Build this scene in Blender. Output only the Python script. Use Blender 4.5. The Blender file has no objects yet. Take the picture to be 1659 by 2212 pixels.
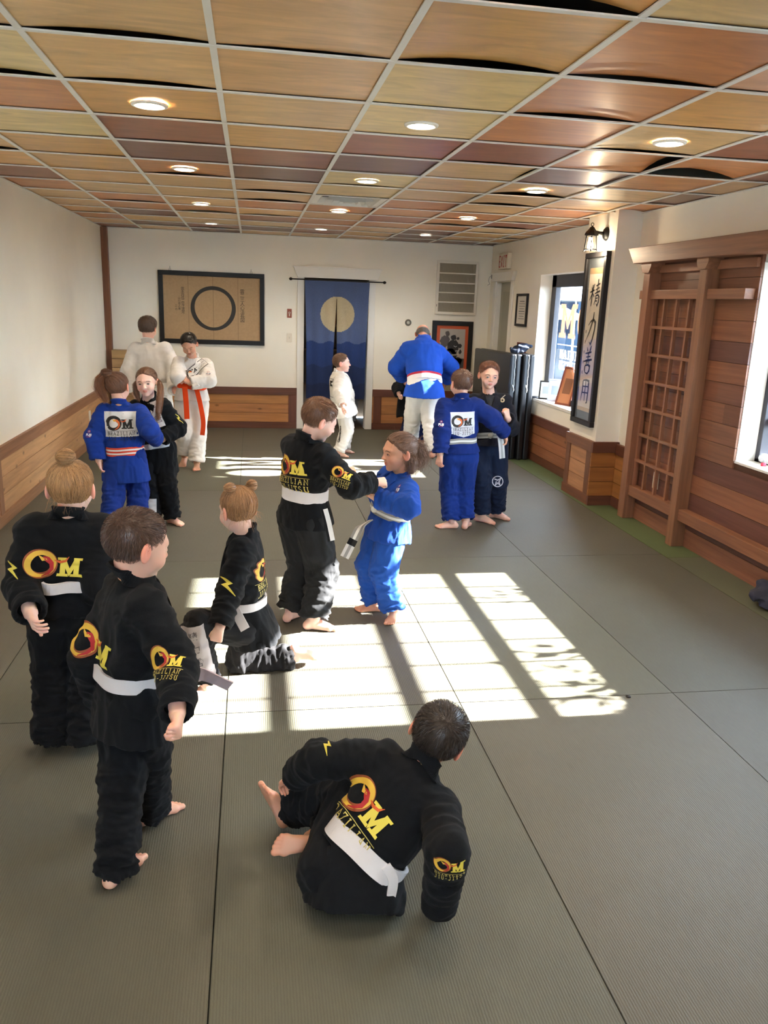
import bpy, bmesh, math, random
import numpy as np
from mathutils import Vector, Matrix
from mathutils.bvhtree import BVHTree
SC = bpy.context.scene
COL = SC.collection
# ------------------------------------------------------------------ camera, sky, sun, exposure
CAM = (0.0, 0.0, 1.68)
cd = bpy.data.cameras.new('camera'); cam = bpy.data.objects.new('camera', cd); COL.objects.link(cam)
cd.sensor_fit = 'VERTICAL'; cd.sensor_height = 24.0; cd.lens = 24.0 * 1722.0 / 2212.0
cd.clip_start = 0.05; cd.clip_end = 200
cam.matrix_world = (Matrix.Translation(CAM) @ Matrix.Rotation(-.169, 4, 'Z')
                    @ Matrix.Rotation(math.pi / 2 - .254, 4, 'X') @ Matrix.Rotation(.037, 4, 'Z'))
SC.camera = cam
SC.view_settings.view_transform = 'Standard'; SC.view_settings.look = 'None'
SC.view_settings.gamma = 1.0; SC.view_settings.exposure = 2.38
try: SC.view_settings.use_curve_mapping = False
except Exception: pass
SC.cycles.max_bounces = 9; SC.cycles.diffuse_bounces = 5; SC.cycles.transparent_max_bounces = 10
SC.cycles.sample_clamp_indirect = 6.0
SC.cycles.use_denoising = True
wd = bpy.data.worlds.new('sky'); SC.world = wd; wd.use_nodes = True
bg = wd.node_tree.nodes['Background']; bg.inputs[0].default_value = (.64, .82, 1.0, 1); bg.inputs[1].default_value = 8.6
sd = bpy.data.lights.new('sun', 'SUN'); sd.energy = 38.0; sd.angle = math.radians(.53); sd.color = (1.0, .97, .91)
sun = bpy.data.objects.new('sun', sd); COL.objects.link(sun)
SUN_DIR = Vector((-1.0, 0.0, -.476)).normalized()
sun.rotation_euler = (-SUN_DIR).to_track_quat('Z', 'Y').to_euler()
sun.location = (12, 4, 8)

# ------------------------------------------------------------------ helpers
def srgb(h):
    h = h.lstrip('#'); c = [int(h[i:i+2], 16) / 255 for i in (0, 2, 4)]
    return tuple(x / 12.92 if x <= .04045 else ((x + .055) / 1.055) ** 2.4 for x in c) + (1.0,)
def tag(o, label=None, cat=None, group=None, kind=None):
    if label: o['label'] = label
    if cat: o['category'] = cat
    if group: o['group'] = group
    if kind: o['kind'] = kind
    return o
def empty(name, loc, label=None, cat=None, group=None, kind=None):
    o = bpy.data.objects.new(name, None); COL.objects.link(o); o.location = loc; o.empty_display_size = .1
    return tag(o, label, cat, group, kind)
def link_mesh(name, me, parent=None):
    o = bpy.data.objects.new(name, me); COL.objects.link(o)
    if parent is not None:
        o.parent = parent
        M = Matrix.Translation(parent.location); p = parent
        while p.parent is not None: M = Matrix.Translation(p.parent.location) @ p.matrix_parent_inverse @ M; p = p.parent
        o.matrix_parent_inverse = M.inverted()
    return o
class MB:
    """collects shapes (world coordinates) into one mesh, with a colour per face"""
    def __init__(s): s.v = []; s.f = []; s.c = []; s.m = []; s.mats = []; s.cur = 0; s.col = (1, 1, 1)
    def mat(s, m):
        if m not in s.mats: s.mats.append(m)
        s.cur = s.mats.index(m); return s
    def quad(s, *idx):
        s.f.append(tuple(idx)); s.c.append(s.col); s.m.append(s.cur)
    def pts(s, P):
        b = len(s.v); s.v += [tuple(p) for p in P]; return b
    def box(s, x0, x1, y0, y1, z0, z1, col=None, M=None):
        if col is not None: s.col = col
        P = [Vector((x, y, z)) for z in (z0, z1) for y in (y0, y1) for x in (x0, x1)]
        if M is not None: P = [M @ p for p in P]
        b = s.pts(P)
        for q in ((0, 2, 3, 1), (4, 5, 7, 6), (0, 1, 5, 4), (2, 6, 7, 3), (0, 4, 6, 2), (1, 3, 7, 5)): s.quad(*[b + i for i in q])
        return s
    def poly(s, P, col=None):
        if col is not None: s.col = col
        b = s.pts(P); s.quad(*range(b, b + len(P))); return s
    def prism(s, pts, d, col=None):
        """pts: closed outline in 3D, d: extrusion vector"""
        if col is not None: s.col = col
        n = len(pts); d = Vector(d); b = s.pts([Vector(p) for p in pts] + [Vector(p) + d for p in pts])
        s.quad(*[b + i for i in range(n)][::-1]); s.quad(*[b + n + i for i in range(n)])
        for i in range(n): s.quad(b + i, b + (i + 1) % n, b + n + (i + 1) % n, b + n + i)
        return s
    def tube(s, P, r, n=8, col=None, caps=True):
        if col is not None: s.col = col
        P = [Vector(p) for p in P]; R = r if isinstance(r, (list, tuple)) else [r] * len(P)
        rings = []; ref = None
        for i, p in enumerate(P):
            t = (P[min(i + 1, len(P) - 1)] - P[max(i - 1, 0)]).normalized()
            if ref is None: ref = t.orthogonal().normalized()
            ref = (ref - t * ref.dot(t)).normalized(); b2 = t.cross(ref)
            rings.append(s.pts([p + (ref * math.cos(a) + b2 * math.sin(a)) * R[i] for a in [2 * math.pi * k / n for k in range(n)]]))
        for a, b in zip(rings, rings[1:]):
            for k in range(n): s.quad(a + k, a + (k + 1) % n, b + (k + 1) % n, b + k)
        if caps: s.quad(*[rings[0] + k for k in range(n)][::-1]); s.quad(*[rings[-1] + k for k in range(n)])
        return s
    def lathe(s, c, prof, n=24, axis=(0, 0, 1), col=None):
        if col is not None: s.col = col
        ax = Vector(axis).normalized(); e1 = ax.orthogonal().normalized(); e2 = ax.cross(e1); c = Vector(c)
        rings = [s.pts([c + ax * z + (e1 * math.cos(2 * math.pi * k / n) + e2 * math.sin(2 * math.pi * k / n)) * max(r, 1e-5) for k in range(n)]) for r, z in prof]
        for a, b in zip(rings, rings[1:]):
            for k in range(n): s.quad(a + k, a + (k + 1) % n, b + (k + 1) % n, b + k)
        return s
    def build(s, name, mat=None, parent=None, smooth=False, bevel=0):
        me = bpy.data.meshes.new(name); me.from_pydata(s.v, [], s.f)
        mats = s.mats if s.mats else [mat]
        for m in mats: me.materials.append(m)
        if s.mats: me.polygons.foreach_set('material_index', s.m)
        a = me.color_attributes.new('Col', 'FLOAT_COLOR', 'CORNER')
        buf = []
        for f, c in zip(s.f, s.c): buf += [c[0], c[1], c[2], 1.0] * len(f)
        a.data.foreach_set('color', buf)
        if smooth: me.polygons.foreach_set('use_smooth', [True] * len(me.polygons))
        me.update()
        o = link_mesh(name, me, parent)
        if bevel:
            m = o.modifiers.new('bevel', 'BEVEL'); m.width = bevel; m.segments = 2; m.limit_method = 'ANGLE'; m.angle_limit = .6
        return o
def struct(mb, name, mat, bevel=0, parent=None):
    o = mb.build(name, mat, parent, bevel=bevel)
    if parent is None: o['kind'] = 'structure'
    return o

# ------------------------------------------------------------------ materials
def newmat(name):
    m = bpy.data.materials.new(name); m.use_nodes = True
    nt = m.node_tree; b = nt.nodes['Principled BSDF']; return m, nt, b
def plain(name, col, rough=.6, metal=0, spec=.5, noise=0, bump=0, bscale=200, vcol=False, emit=0, sheen=0, nscale=6, coat=0):
    m, nt, b = newmat(name); N = nt.nodes; L = nt.links
    c = col if isinstance(col, tuple) else srgb(col)
    b.inputs['Base Color'].default_value = c; b.inputs['Roughness'].default_value = rough
    b.inputs['Metallic'].default_value = metal; b.inputs['Specular IOR Level'].default_value = spec
    b.inputs['Sheen Weight'].default_value = sheen; b.inputs['Coat Weight'].default_value = coat
    src = None
    geo = N.new('ShaderNodeNewGeometry')
    if vcol:
        a = N.new('ShaderNodeAttribute'); a.attribute_name = 'Col'
        mx = N.new('ShaderNodeMix'); mx.data_type = 'RGBA'; mx.blend_type = 'MULTIPLY'; mx.inputs[0].default_value = 1
        mx.inputs[6].default_value = c; L.new(a.outputs['Color'], mx.inputs[7]); src = mx.outputs[2]
    if noise:
        t = N.new('ShaderNodeTexNoise'); t.inputs['Scale'].default_value = nscale; t.inputs['Detail'].default_value = 4
        L.new(geo.outputs['Position'], t.inputs['Vector'])
        mr = N.new('ShaderNodeMapRange'); mr.inputs[1].default_value = .3; mr.inputs[2].default_value = .7
        mr.inputs[3].default_value = 1 - noise; mr.inputs[4].default_value = 1 + noise
        L.new(t.outputs[0], mr.inputs[0])
        mx = N.new('ShaderNodeMix'); mx.data_type = 'RGBA'; mx.blend_type = 'MULTIPLY'; mx.inputs[0].default_value = 1
        if src: L.new(src, mx.inputs[6])
        else: mx.inputs[6].default_value = c
        L.new(mr.outputs[0], mx.inputs[7]); src = mx.outputs[2]
    if src: L.new(src, b.inputs['Base Color'])
    if bump:
        t = N.new('ShaderNodeTexNoise'); t.inputs['Scale'].default_value = bscale; t.inputs['Detail'].default_value = 3
        L.new(geo.outputs['Position'], t.inputs['Vector'])
        bp = N.new('ShaderNodeBump'); bp.inputs['Strength'].default_value = bump; bp.inputs['Distance'].default_value = .004
        L.new(t.outputs[0], bp.inputs['Height']); L.new(bp.outputs[0], b.inputs['Normal'])
    if emit:
        b.inputs['Emission Color'].default_value = c; b.inputs['Emission Strength'].default_value = emit
    return m
def wood(name, scale=(1, 12, 12), rough=.5, contrast=.22, knots=0, wav=0, coat=0):
    """grain runs along the axis with the small scale; colour of each board comes from its face colour"""
    m, nt, b = newmat(name); N = nt.nodes; L = nt.links
    a = N.new('ShaderNodeAttribute'); a.attribute_name = 'Col'
    geo = N.new('ShaderNodeNewGeometry'); mp = N.new('ShaderNodeMapping')
    mp.inputs['Scale'].default_value = scale; L.new(geo.outputs['Position'], mp.inputs['Vector'])
    off = N.new('ShaderNodeVectorMath'); off.operation = 'MULTIPLY_ADD'; off.inputs[1].default_value = (37, 53, 71)
    L.new(a.outputs['Color'], off.inputs[0]); L.new(mp.outputs[0], off.inputs[2])
    t = N.new('ShaderNodeTexNoise'); t.inputs['Scale'].default_value = 1.0; t.inputs['Detail'].default_value = 8
    t.inputs['Roughness'].default_value = .6; t.inputs['Distortion'].default_value = 1.2 if wav else .3
    L.new(off.outputs[0], t.inputs['Vector'])
    mr = N.new('ShaderNodeMapRange'); mr.inputs[1].default_value = .28; mr.inputs[2].default_value = .72
    mr.inputs[3].default_value = 1 - contrast; mr.inputs[4].default_value = 1 + contrast * .8; L.new(t.outputs[0], mr.inputs[0])
    mx = N.new('ShaderNodeMix'); mx.data_type = 'RGBA'; mx.blend_type = 'MULTIPLY'; mx.inputs[0].default_value = 1
    L.new(a.outputs['Color'], mx.inputs[6]); L.new(mr.outputs[0], mx.inputs[7]); src = mx.outputs[2]
    if knots:
        v = N.new('ShaderNodeTexVoronoi'); v.inputs['Scale'].default_value = knots
        mp2 = N.new('ShaderNodeMapping'); mp2.inputs['Scale'].default_value = tuple((.75 if s < 5 else 1.5) for s in scale)
        L.new(geo.outputs['Position'], mp2.inputs['Vector']); L.new(mp2.outputs[0], v.inputs['Vector'])
        k = N.new('ShaderNodeMapRange'); k.inputs[1].default_value = .03; k.inputs[2].default_value = .15
        k.inputs[3].default_value = .35; k.inputs[4].default_value = 1.0; L.new(v.outputs['Distance'], k.inputs[0])
        mk = N.new('ShaderNodeMix'); mk.data_type = 'RGBA'; mk.blend_type = 'MULTIPLY'; mk.inputs[0].default_value = 1
        L.new(src, mk.inputs[6]); L.new(k.outputs[0], mk.inputs[7]); src = mk.outputs[2]
    L.new(src, b.inputs['Base Color'])
    b.inputs['Roughness'].default_value = rough; b.inputs['Coat Weight'].default_value = coat; b.inputs['Coat Roughness'].default_value = .25
    bp = N.new('ShaderNodeBump'); bp.inputs['Strength'].default_value = .25; bp.inputs['Distance'].default_value = .002
    L.new(t.outputs[0], bp.inputs['Height']); L.new(bp.outputs[0], b.inputs['Normal'])
    return m
def tatami():
    m, nt, b = newmat('tatami_vinyl'); N = nt.nodes; L = nt.links
    a = N.new('ShaderNodeAttribute'); a.attribute_name = 'Col'
    geo = N.new('ShaderNodeNewGeometry'); mp = N.new('ShaderNodeMapping'); mp.inputs['Scale'].default_value = (110, 16, 1)
    L.new(geo.outputs['Position'], mp.inputs['Vector'])
    w = N.new('ShaderNodeTexWave'); w.bands_direction = 'X'; w.inputs['Scale'].default_value = 40; w.inputs['Distortion'].default_value = 1.5
    w.inputs['Detail'].default_value = 2; w.inputs['Detail Scale'].default_value = 3; L.new(geo.outputs['Position'], w.inputs['Vector'])
    n1 = N.new('ShaderNodeTexNoise'); n1.inputs['Scale'].default_value = 1; n1.inputs['Detail'].default_value = 3; L.new(mp.outputs[0], n1.inputs['Vector'])
    n2 = N.new('ShaderNodeTexNoise'); n2.inputs['Scale'].default_value = 1.1; n2.inputs['Detail'].default_value = 3; L.new(geo.outputs['Position'], n2.inputs['Vector'])
    ad = N.new('ShaderNodeMath'); ad.operation = 'ADD'; L.new(w.outputs['Fac'], ad.inputs[0]); L.new(n1.outputs[0], ad.inputs[1])
    mr = N.new('ShaderNodeMapRange'); mr.inputs[1].default_value = .4; mr.inputs[2].default_value = 1.6; mr.inputs[3].default_value = .86; mr.inputs[4].default_value = 1.1
    L.new(ad.outputs[0], mr.inputs[0])
    mr2 = N.new('ShaderNodeMapRange'); mr2.inputs[1].default_value = .3; mr2.inputs[2].default_value = .7; mr2.inputs[3].default_value = .93; mr2.inputs[4].default_value = 1.07
    L.new(n2.outputs[0], mr2.inputs[0])
    mu = N.new('ShaderNodeMath'); mu.operation = 'MULTIPLY'; L.new(mr.outputs[0], mu.inputs[0]); L.new(mr2.outputs[0], mu.inputs[1])
    mx = N.new('ShaderNodeMix'); mx.data_type = 'RGBA'; mx.blend_type = 'MULTIPLY'; mx.inputs[0].default_value = 1
    L.new(a.outputs['Color'], mx.inputs[6]); L.new(mu.outputs[0], mx.inputs[7]); L.new(mx.outputs[2], b.inputs['Base Color'])
    b.inputs['Roughness'].default_value = .55; b.inputs['Specular IOR Level'].default_value = .28
    bp = N.new('ShaderNodeBump'); bp.inputs['Strength'].default_value = .35; bp.inputs['Distance'].default_value = .0015
    L.new(ad.outputs[0], bp.inputs['Height']); L.new(bp.outputs[0], b.inputs['Normal'])
    return m
def glass(name, tint=(1, 1, 1, 1), refl=.06):
    m = bpy.data.materials.new(name); m.use_nodes = True; nt = m.node_tree; nt.nodes.clear(); N = nt.nodes; L = nt.links
    o = N.new('ShaderNodeOutputMaterial'); t = N.new('ShaderNodeBsdfTransparent'); t.inputs[0].default_value = tint
    g = N.new('ShaderNodeBsdfGlossy'); g.inputs['Roughness'].default_value = .02
    mx = N.new('ShaderNodeMixShader'); mx.inputs[0].default_value = refl; L.new(t.outputs[0], mx.inputs[1]); L.new(g.outputs[0], mx.inputs[2])
    L.new(mx.outputs[0], o.inputs[0]); return m

M_wall = plain('painted_plaster', '#ece7d8', .75, noise=.03, bump=.08, bscale=60, nscale=2)
M_white = plain('white_paint', '#e6e4dc', .5)
M_grid = plain('white_ceiling_grid', '#e2e2dc', .45, noise=.03)
M_dark = plain('dark_void', '#1a1612', .9)
M_black = plain('black_paint', '#101010', .35, vcol=False)
M_panel = wood('plywood_panel', (2.6, 11, 6), .42, .24, wav=1, coat=.25)
M_cedX = wood('cedar_grain_across', (1.5, 30, 38), .5, .3)
M_cedY = wood('cedar_grain_along', (30, 1.5, 38), .5, .3)
M_cedZ = wood('cedar_grain_upright', (30, 30, 1.5), .5, .3)
M_pineX = wood('knotty_pine_across', (1.5, 30, 22), .45, .28, knots=5)
M_pineY = wood('knotty_pine_along', (30, 1.5, 22), .45, .28, knots=5)
M_tat = tatami()
M_glass = glass('clear_glass')
M_steel = plain('brushed_metal', '#9a9a98', .35, metal=.9)
M_vc = plain('coloured_matte', (1, 1, 1, 1), .6, vcol=True)
M_vcg = plain('coloured_gloss', (1, 1, 1, 1), .45, spec=.3, vcol=True)

XL, XR, YB, YF, ZC = -1.837, 3.219, 10.92, -2.4, 2.496
rng = random.Random(7)
def jit(c, a=.08):
    k = 1 + rng.uniform(-a, a); return tuple(min(1, x * k * (1 + rng.uniform(-.03, .03))) for x in c[:3])

# ------------------------------------------------------------------ floor: tatami mats with seams
mb = MB(); base = srgb('#58574c')
mb.box(XL, 3.45, YF, YB + 1.2, -.05, -.012, col=srgb('#20221c')[:3])
xs = [XL, -1.115, -.113, .895, 1.903, 2.93]
ys = [YF, -1.0, 1.04, 3.08, 5.13, 7.18, 9.22, YB]
for i in range(5):
    for j in range(7):
        g = .0022
        mb.box(xs[i] + (g if i else 0), xs[i+1] - g, ys[j] + g, ys[j+1] - (g if j < 6 else 0), -.012, 0, col=jit(base, .035))
gr = srgb('#566544')
ysg = [YF, 1.1, 3.1, 5.05, 7.18, 9.22, YB]
for j in range(6):
    c = jit(gr, .04) if ysg[j] >= 5 else jit(srgb('#5a5c4c'), .03)
    mb.box(2.934, XR + .01, ysg[j] + .002, ysg[j+1] - .002, -.012, 0, col=c)
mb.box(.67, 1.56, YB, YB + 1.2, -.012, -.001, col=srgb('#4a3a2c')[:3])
struct(mb, 'floor', M_tat)

# ------------------------------------------------------------------ walls
def wallbox(name, boxes, mat=M_wall):
    mb = MB()
    for b in boxes: mb.box(*b)
    return struct(mb, name, mat)
ZT = 2.8
W1 = (2.87, 4.84, .745, 2.03)        # near window y0,y1,z0,z1
W2 = (7.62, 8.95, .70, 2.07)
wallbox('wall_left', [(XL - .15, XL, YF, YB + .15, 0, ZT)])
wallbox('wall_back', [(XL, .68, YB, YB + .15, 0, ZT), (1.55, 3.45, YB, YB + .15, 0, ZT), (.68, 1.55, YB, YB + .15, 2.04, ZT)])
D1 = (9.98, 10.62, 2.02)
wallbox('wall_right', [
    (XR, XR + .2, YF, W1[0], 0, ZT), (XR, XR + .2, W1[0], W1[1], 0, W1[2]), (XR, XR + .2, W1[0], W1[1], W1[3], ZT),
    (XR, XR + .2, W1[1], W2[0], 0, ZT), (XR, XR + .2, W2[0], W2[1], 0, W2[2]), (XR, XR + .2, W2[0], W2[1], W2[3], ZT),
    (XR, XR + .2, W2[1], D1[0], 0, ZT), (XR, XR + .2, D1[0], D1[1], D1[2], ZT), (XR, XR + .2, D1[1], YB, 0, ZT),
    (3.0, XR, 6.6, 7.2, 0, ZT)])
# wall behind the photographer with an unseen opening added for fill daylight
wallbox('wall_front', [(XL, XR, YF - .15, YF, 0, 1.1), (XL, XR, YF - .15, YF, 2.2, ZT), (XL, XL + .9, YF - .15, YF, 1.1, 2.2), (.1, XR, YF - .15, YF, 1.1, 2.2)])
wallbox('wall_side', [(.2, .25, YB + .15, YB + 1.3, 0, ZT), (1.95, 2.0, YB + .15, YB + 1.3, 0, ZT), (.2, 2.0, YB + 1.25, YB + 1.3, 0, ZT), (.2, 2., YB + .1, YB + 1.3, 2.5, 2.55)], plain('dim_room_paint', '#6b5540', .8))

# ------------------------------------------------------------------ ceiling: warped plywood panels above a white grid
PAL = dict(L='#dcb57f', T='#d8ab75', G='#daa964', Y='#e2c68a', O='#c4844e', R='#985b3e', D='#744a3a', P='#d8a87e')
plan = {-1: {0: 'L', 1: 'Y', 2: 'O', 3: 'Y', 4: 'G', 5: 'G', 6: 'G'}, 0: {0: 'L', 1: 'L', 2: 'G', 3: 'R', 4: 'D', 5: 'O', 6: 'L', 7: 'L'},
        1: {0: 'T', 1: 'T', 2: 'L', 3: 'G', 4: 'R', 5: 'D', 6: 'L', 7: 'L', 8: 'O', 12: 'D'}, 2: {0: 'G', 1: 'Y', 2: 'Y', 3: 'R', 4: 'D', 5: 'Y', 6: 'Y', 8: 'O', 9: 'T', 10: 'O', 11: 'O'},
        3: {-1: 'Y', 0: 'O', 1: 'O', 2: 'O', 3: 'R', 4: 'L', 5: 'L', 6: 'L', 7: 'O', 8: 'O', 9: 'R'}, 4: {0: 'P', 1: 'G', 2: 'L', 3: 'O', 4: 'D', 5: 'L', 6: 'L', 7: 'L', 8: 'O'},
        5: {0: 'G', 1: 'P', 2: 'R', 3: 'O', 4: 'O', 5: 'L', 6: 'L', 7: 'O'}, 6: {1: 'O', 2: 'R', 3: 'R', 4: 'L', 5: 'D', 6: 'O'}}
X0, Y0, P_ = -.7315, 3.021, .61
warps = {(2, 0): (1, .02), (0, 0): (1, .012), (0, 1): (1, .011), (5, 1): (1, .05), (5, 2): (0, .03), (5, 3): (1, .045), (4, 3): (0, .04), (6, 2): (1, .03), (3, 1): (1, .012), (2, -1): (1, .03), (4, 5): (1, .02), (3, 0): (1, .012), (1, 6): (1, .012), (0, 5): (1, .012), (4, 1): (0, .02)}
mb = MB()
mb.box(XL - .15, 3.45, YF, YB + .15, ZT, ZT + .05, col=(.02, .017, .014))
for k in range(-2, 7):
    xa, xb = X0 + P_ * k, X0 + P_ * (k + 1)
    xa, xb = max(xa, XL), min(xb, XR)
    for j in range(-9, 14):
        ya, yb = Y0 + P_ * (j - 1), min(Y0 + P_ * j, YB)
        if (k, j) == (2, 7): continue
        ch = plan.get(k, {}).get(j) or rng.choice('LLTGGYOOLLRG' if j < 8 else 'LOTOGRLDO')
        c = jit(srgb(PAL[ch]), .06)
        mb.col = c
        e, amp = warps.get((k, j), (rng.choice([0, 1]), rng.choice([.0, .003, .005, .009, .014])))
        n = 6; G = {}
        s1, s2 = rng.uniform(-1, 1), rng.uniform(-1, 1)
        for a in range(n + 1):
            for b_ in range(n + 1):
                u, v = a / n, b_ / n
                arch = 4 * u * (1 - u) if e else 4 * v * (1 - v)
                edge = v ** 2 if e else (u ** 2)
                z = ZC + .006 + amp * arch * edge + .25 * amp * abs(s1) * u * v
                G[a, b_] = mb.pts([(xa + .006 + (xb - xa - .012) * u, ya + .006 + (yb - ya - .012) * v, z)])
        for a in range(n):
            for b_ in range(n): mb.quad(G[a, b_], G[a, b_+1], G[a+1, b_+1], G[a+1, b_])
o = struct(mb, 'ceiling', M_panel)
mb = MB()
for k in range(-1, 8):
    x = X0 + P_ * k
    if XL < x < XR: mb.box(x - .012, x + .012, YF, YB, ZC - .002, ZC + .003); mb.box(x - .0015, x + .0015, YF, YB, ZC + .003, ZC + .012)
for j in range(-10, 13):
    y = Y0 + P_ * j; mb.box(XL, XR, y - .012, y + .012, ZC - .0035, ZC + .0015)
mb.box(XL, XL + .02, YF, YB, ZC - .004, ZC); mb.box(XR - .02, XR, YF, YB, ZC - .004, ZC); mb.box(XL, XR, YB - .02, YB, ZC - .004, ZC)
struct(mb, 'trim_1', M_grid)

# recessed lights
M_lamp = plain('lamp_glow', (1, .86, .66, 1), .5, emit=26.0)
LP = [(-.44, 3.99), (.79, 3.99), (2.03, 3.97), (-.43, 5.79), (.79, 5.82), (2.0, 5.8), (-.44, 7.79), (.8, 7.77), (2.02, 7.75), (-.44, 9.7), (.8, 9.7), (2.04, 9.75), (-.44, 2.0), (.79, 2.0), (2.03, 2.0), (.79, 0.), (2.03, 0), (-.44, 0)]
LB = ['left row, nearest the camera', 'middle row, nearest the camera', 'right row, nearest the camera', 'left row, second from the camera', 'middle row, second from the camera', 'right row, second from the camera', 'left row, third from the camera', 'middle row, just behind the air vent', 'right row, third from the camera', 'left row, closest to the back wall', 'middle row, closest to the back wall', 'right row, closest to the back wall']
for i, (x, y) in enumerate(LP):
    t = empty('recessed_light', (x, y, ZC), 'glowing recessed ceiling light, ' + (LB[i] if i < 12 else 'overhead, %s' % ['left', 'middle', 'right', 'middle rear', 'right rear', 'left rear'][i - 12]), 'ceiling light', 'recessed lights in the ceiling')
    z = ZC + .006
    m1 = MB(); m1.lathe((x, y, z - .02), [(.060, .016), (.062, .009), (.078, .012), (.081, .016), (.081, .02)], 32); m1.build('trim_ring', M_white, t, smooth=True)
    m2 = MB(); m2.lathe((x, y, z - .006), [(0, 0), (.03, 0), (.063, .001)], 32); m2.build('lens', M_lamp, t)
    ld = bpy.data.lights.new('recessed_lamp', 'SPOT'); ld.energy = 7; ld.color = (1, .82, .62); ld.spot_size = 2.4; ld.spot_blend = .8; ld.shadow_soft_size = .06
    lo = bpy.data.objects.new('recessed_lamp', ld); COL.objects.link(lo); lo.parent = t; lo.location = (0, 0, -.03)

# square ceiling diffuser
t = empty('air_diffuser', (.79, 6.985, ZC), 'square white louvred air vent set in the ceiling grid', 'air vent')
xa, xb, ya, yb = .49, 1.098, 6.683, 7.29
mb = MB()
def ringq(mb, c, a0, z0, a1, z1):
    cx, cy = c; P0 = [(cx + sx * a0, cy + sy * a0, z0) for sx, sy in ((-1, -1), (1, -1), (1, 1), (-1, 1))]; P1 = [(cx + sx * a1, cy + sy * a1, z1) for sx, sy in ((-1, -1), (1, -1), (1, 1), (-1, 1))]
    b = mb.pts(P0 + P1)
    for k in range(4): mb.quad(b + k, b + (k + 1) % 4, b + 4 + (k + 1) % 4, b + 4 + k)
cc = ((xa + xb) / 2, (ya + yb) / 2)
ringq(mb, cc, .29, ZC + .003, .24, ZC + .003); ringq(mb, cc, .24, ZC + .003, .2, ZC + .05)
mb.build('frame', M_white, t)
for a in (.19, .13, .075):
    mb = MB(); ringq(mb, cc, a, ZC - .012, a - .03, ZC + .03); ringq(mb, cc, a + .002, ZC - .014, a - .03, ZC + .027); mb.build('louvre', M_white, t)
mb = MB(); mb.box(cc[0] - .035, cc[0] + .035, cc[1] - .035, cc[1] + .035, ZC - .012, ZC - .006); mb.build('centre_plate', M_white, t)
mb = MB(); mb.box(xa, xb, ya, yb, ZC + .1, ZC + .11, col=(.03, .025, .02)); mb.build('duct_back', M_dark, t)

# ------------------------------------------------------------------ wainscot, corner post
BR = srgb('#7e4d2f')[:3]; PN = srgb('#b27a46')[:3]; PNL = srgb('#c09468')[:3]; DK = srgb('#643a28')[:3]
def wains_y(name, x, side, y0, y1, h, board, rail, mats=(M_pineY, M_cedY), stiles=(), bot=.085, top=.095):
    mb = MB(); d = .018 * side; n = 3; z0, z1 = bot, h - top; dz = (z1 - z0) / n
    def bx(xa, xb, *r): mb.box(min(xa, xb), max(xa, xb), *r)
    mb.mat(mats[0])
    for i in range(n):
        mb.col = jit(board, .12); bx(x, x + d, y0, y1, z0 + dz * i + .002, z0 + dz * (i + 1) - .002)
        mb.col = tuple(c * .3 for c in board); bx(x, x + d * .5, y0, y1, z0 + dz * (i + 1) - .004, z0 + dz * (i + 1) + .004)
    mb.mat(mats[1]); mb.col = jit(rail, .05); bx(x, x + d * 1.7, y0, y1, h - top, h); mb.col = jit(rail, .05); bx(x, x + d * 1.7, y0, y1, 0, bot)
    mb.mat(M_cedZ)
    for s in stiles: mb.col = jit(rail, .06); bx(x, x + d * 1.5, s - .045, s + .045, bot, h - top)
    return struct(mb, name, None, bevel=.002)
def wains_x(name, y, x0, x1, h, board, rail, stiles=(), bot=.085, top=.095):
    mb = MB(); n = 3; z0, z1 = bot, h - top; dz = (z1 - z0) / n; mb.mat(M_pineX)
    for i in range(n):
        mb.col = jit(board, .1); mb.box(x0, x1, y - .018, y, z0 + dz * i + .002, z0 + dz * (i + 1) - .002)
        mb.col = tuple(c * .3 for c in board); mb.box(x0, x1, y - .009, y, z0 + dz * (i + 1) - .004, z0 + dz * (i + 1) + .004)
    mb.mat(M_cedX); mb.col = jit(rail, .05); mb.box(x0, x1, y - .03, y, h - top, h); mb.col = jit(rail, .05); mb.box(x0, x1, y - .03, y, 0, bot)
    mb.mat(M_cedZ)
    for s in stiles: mb.col = jit(rail, .06); mb.box(s - .055, s + .055, y - .028, y, bot, h - top)
    return struct(mb, name, None, bevel=.002)
wains_y('trim_2', XL, 1, YF, YB, .575, PNL, srgb('#93694a')[:3], stiles=(-.3, 6.05))
wains_x('trim_3', YB, XL + .03, .6, .55, PN, DK, stiles=(.545,))
wains_x('trim_4', YB, 1.64, XR, .55, PN, DK, stiles=(1.71, 3.15))
wains_y('trim_5', XR, -1, 7.2, 9.9, .52, srgb('#96603e')[:3], DK, stiles=())
wains_y('trim_6', 3.0, -1, 6.6, 7.2, .575, srgb('#b5805a')[:3], srgb('#74492f')[:3], stiles=(6.66, 7.13))
wains_x('trim_7', 6.6, 2.97, XR, .575, srgb('#96602f')[:3], DK)
wains_y('trim_8', XR, -1, 6.4, 6.6, .56, srgb('#a4703a')[:3], DK)
mb = MB(); mb.box(XL, XL + .075, YB - .09, YB, .5, ZC, col=srgb('#7c4a26')[:3]); struct(mb, 'trim_9', M_cedZ, bevel=.003)

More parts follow.
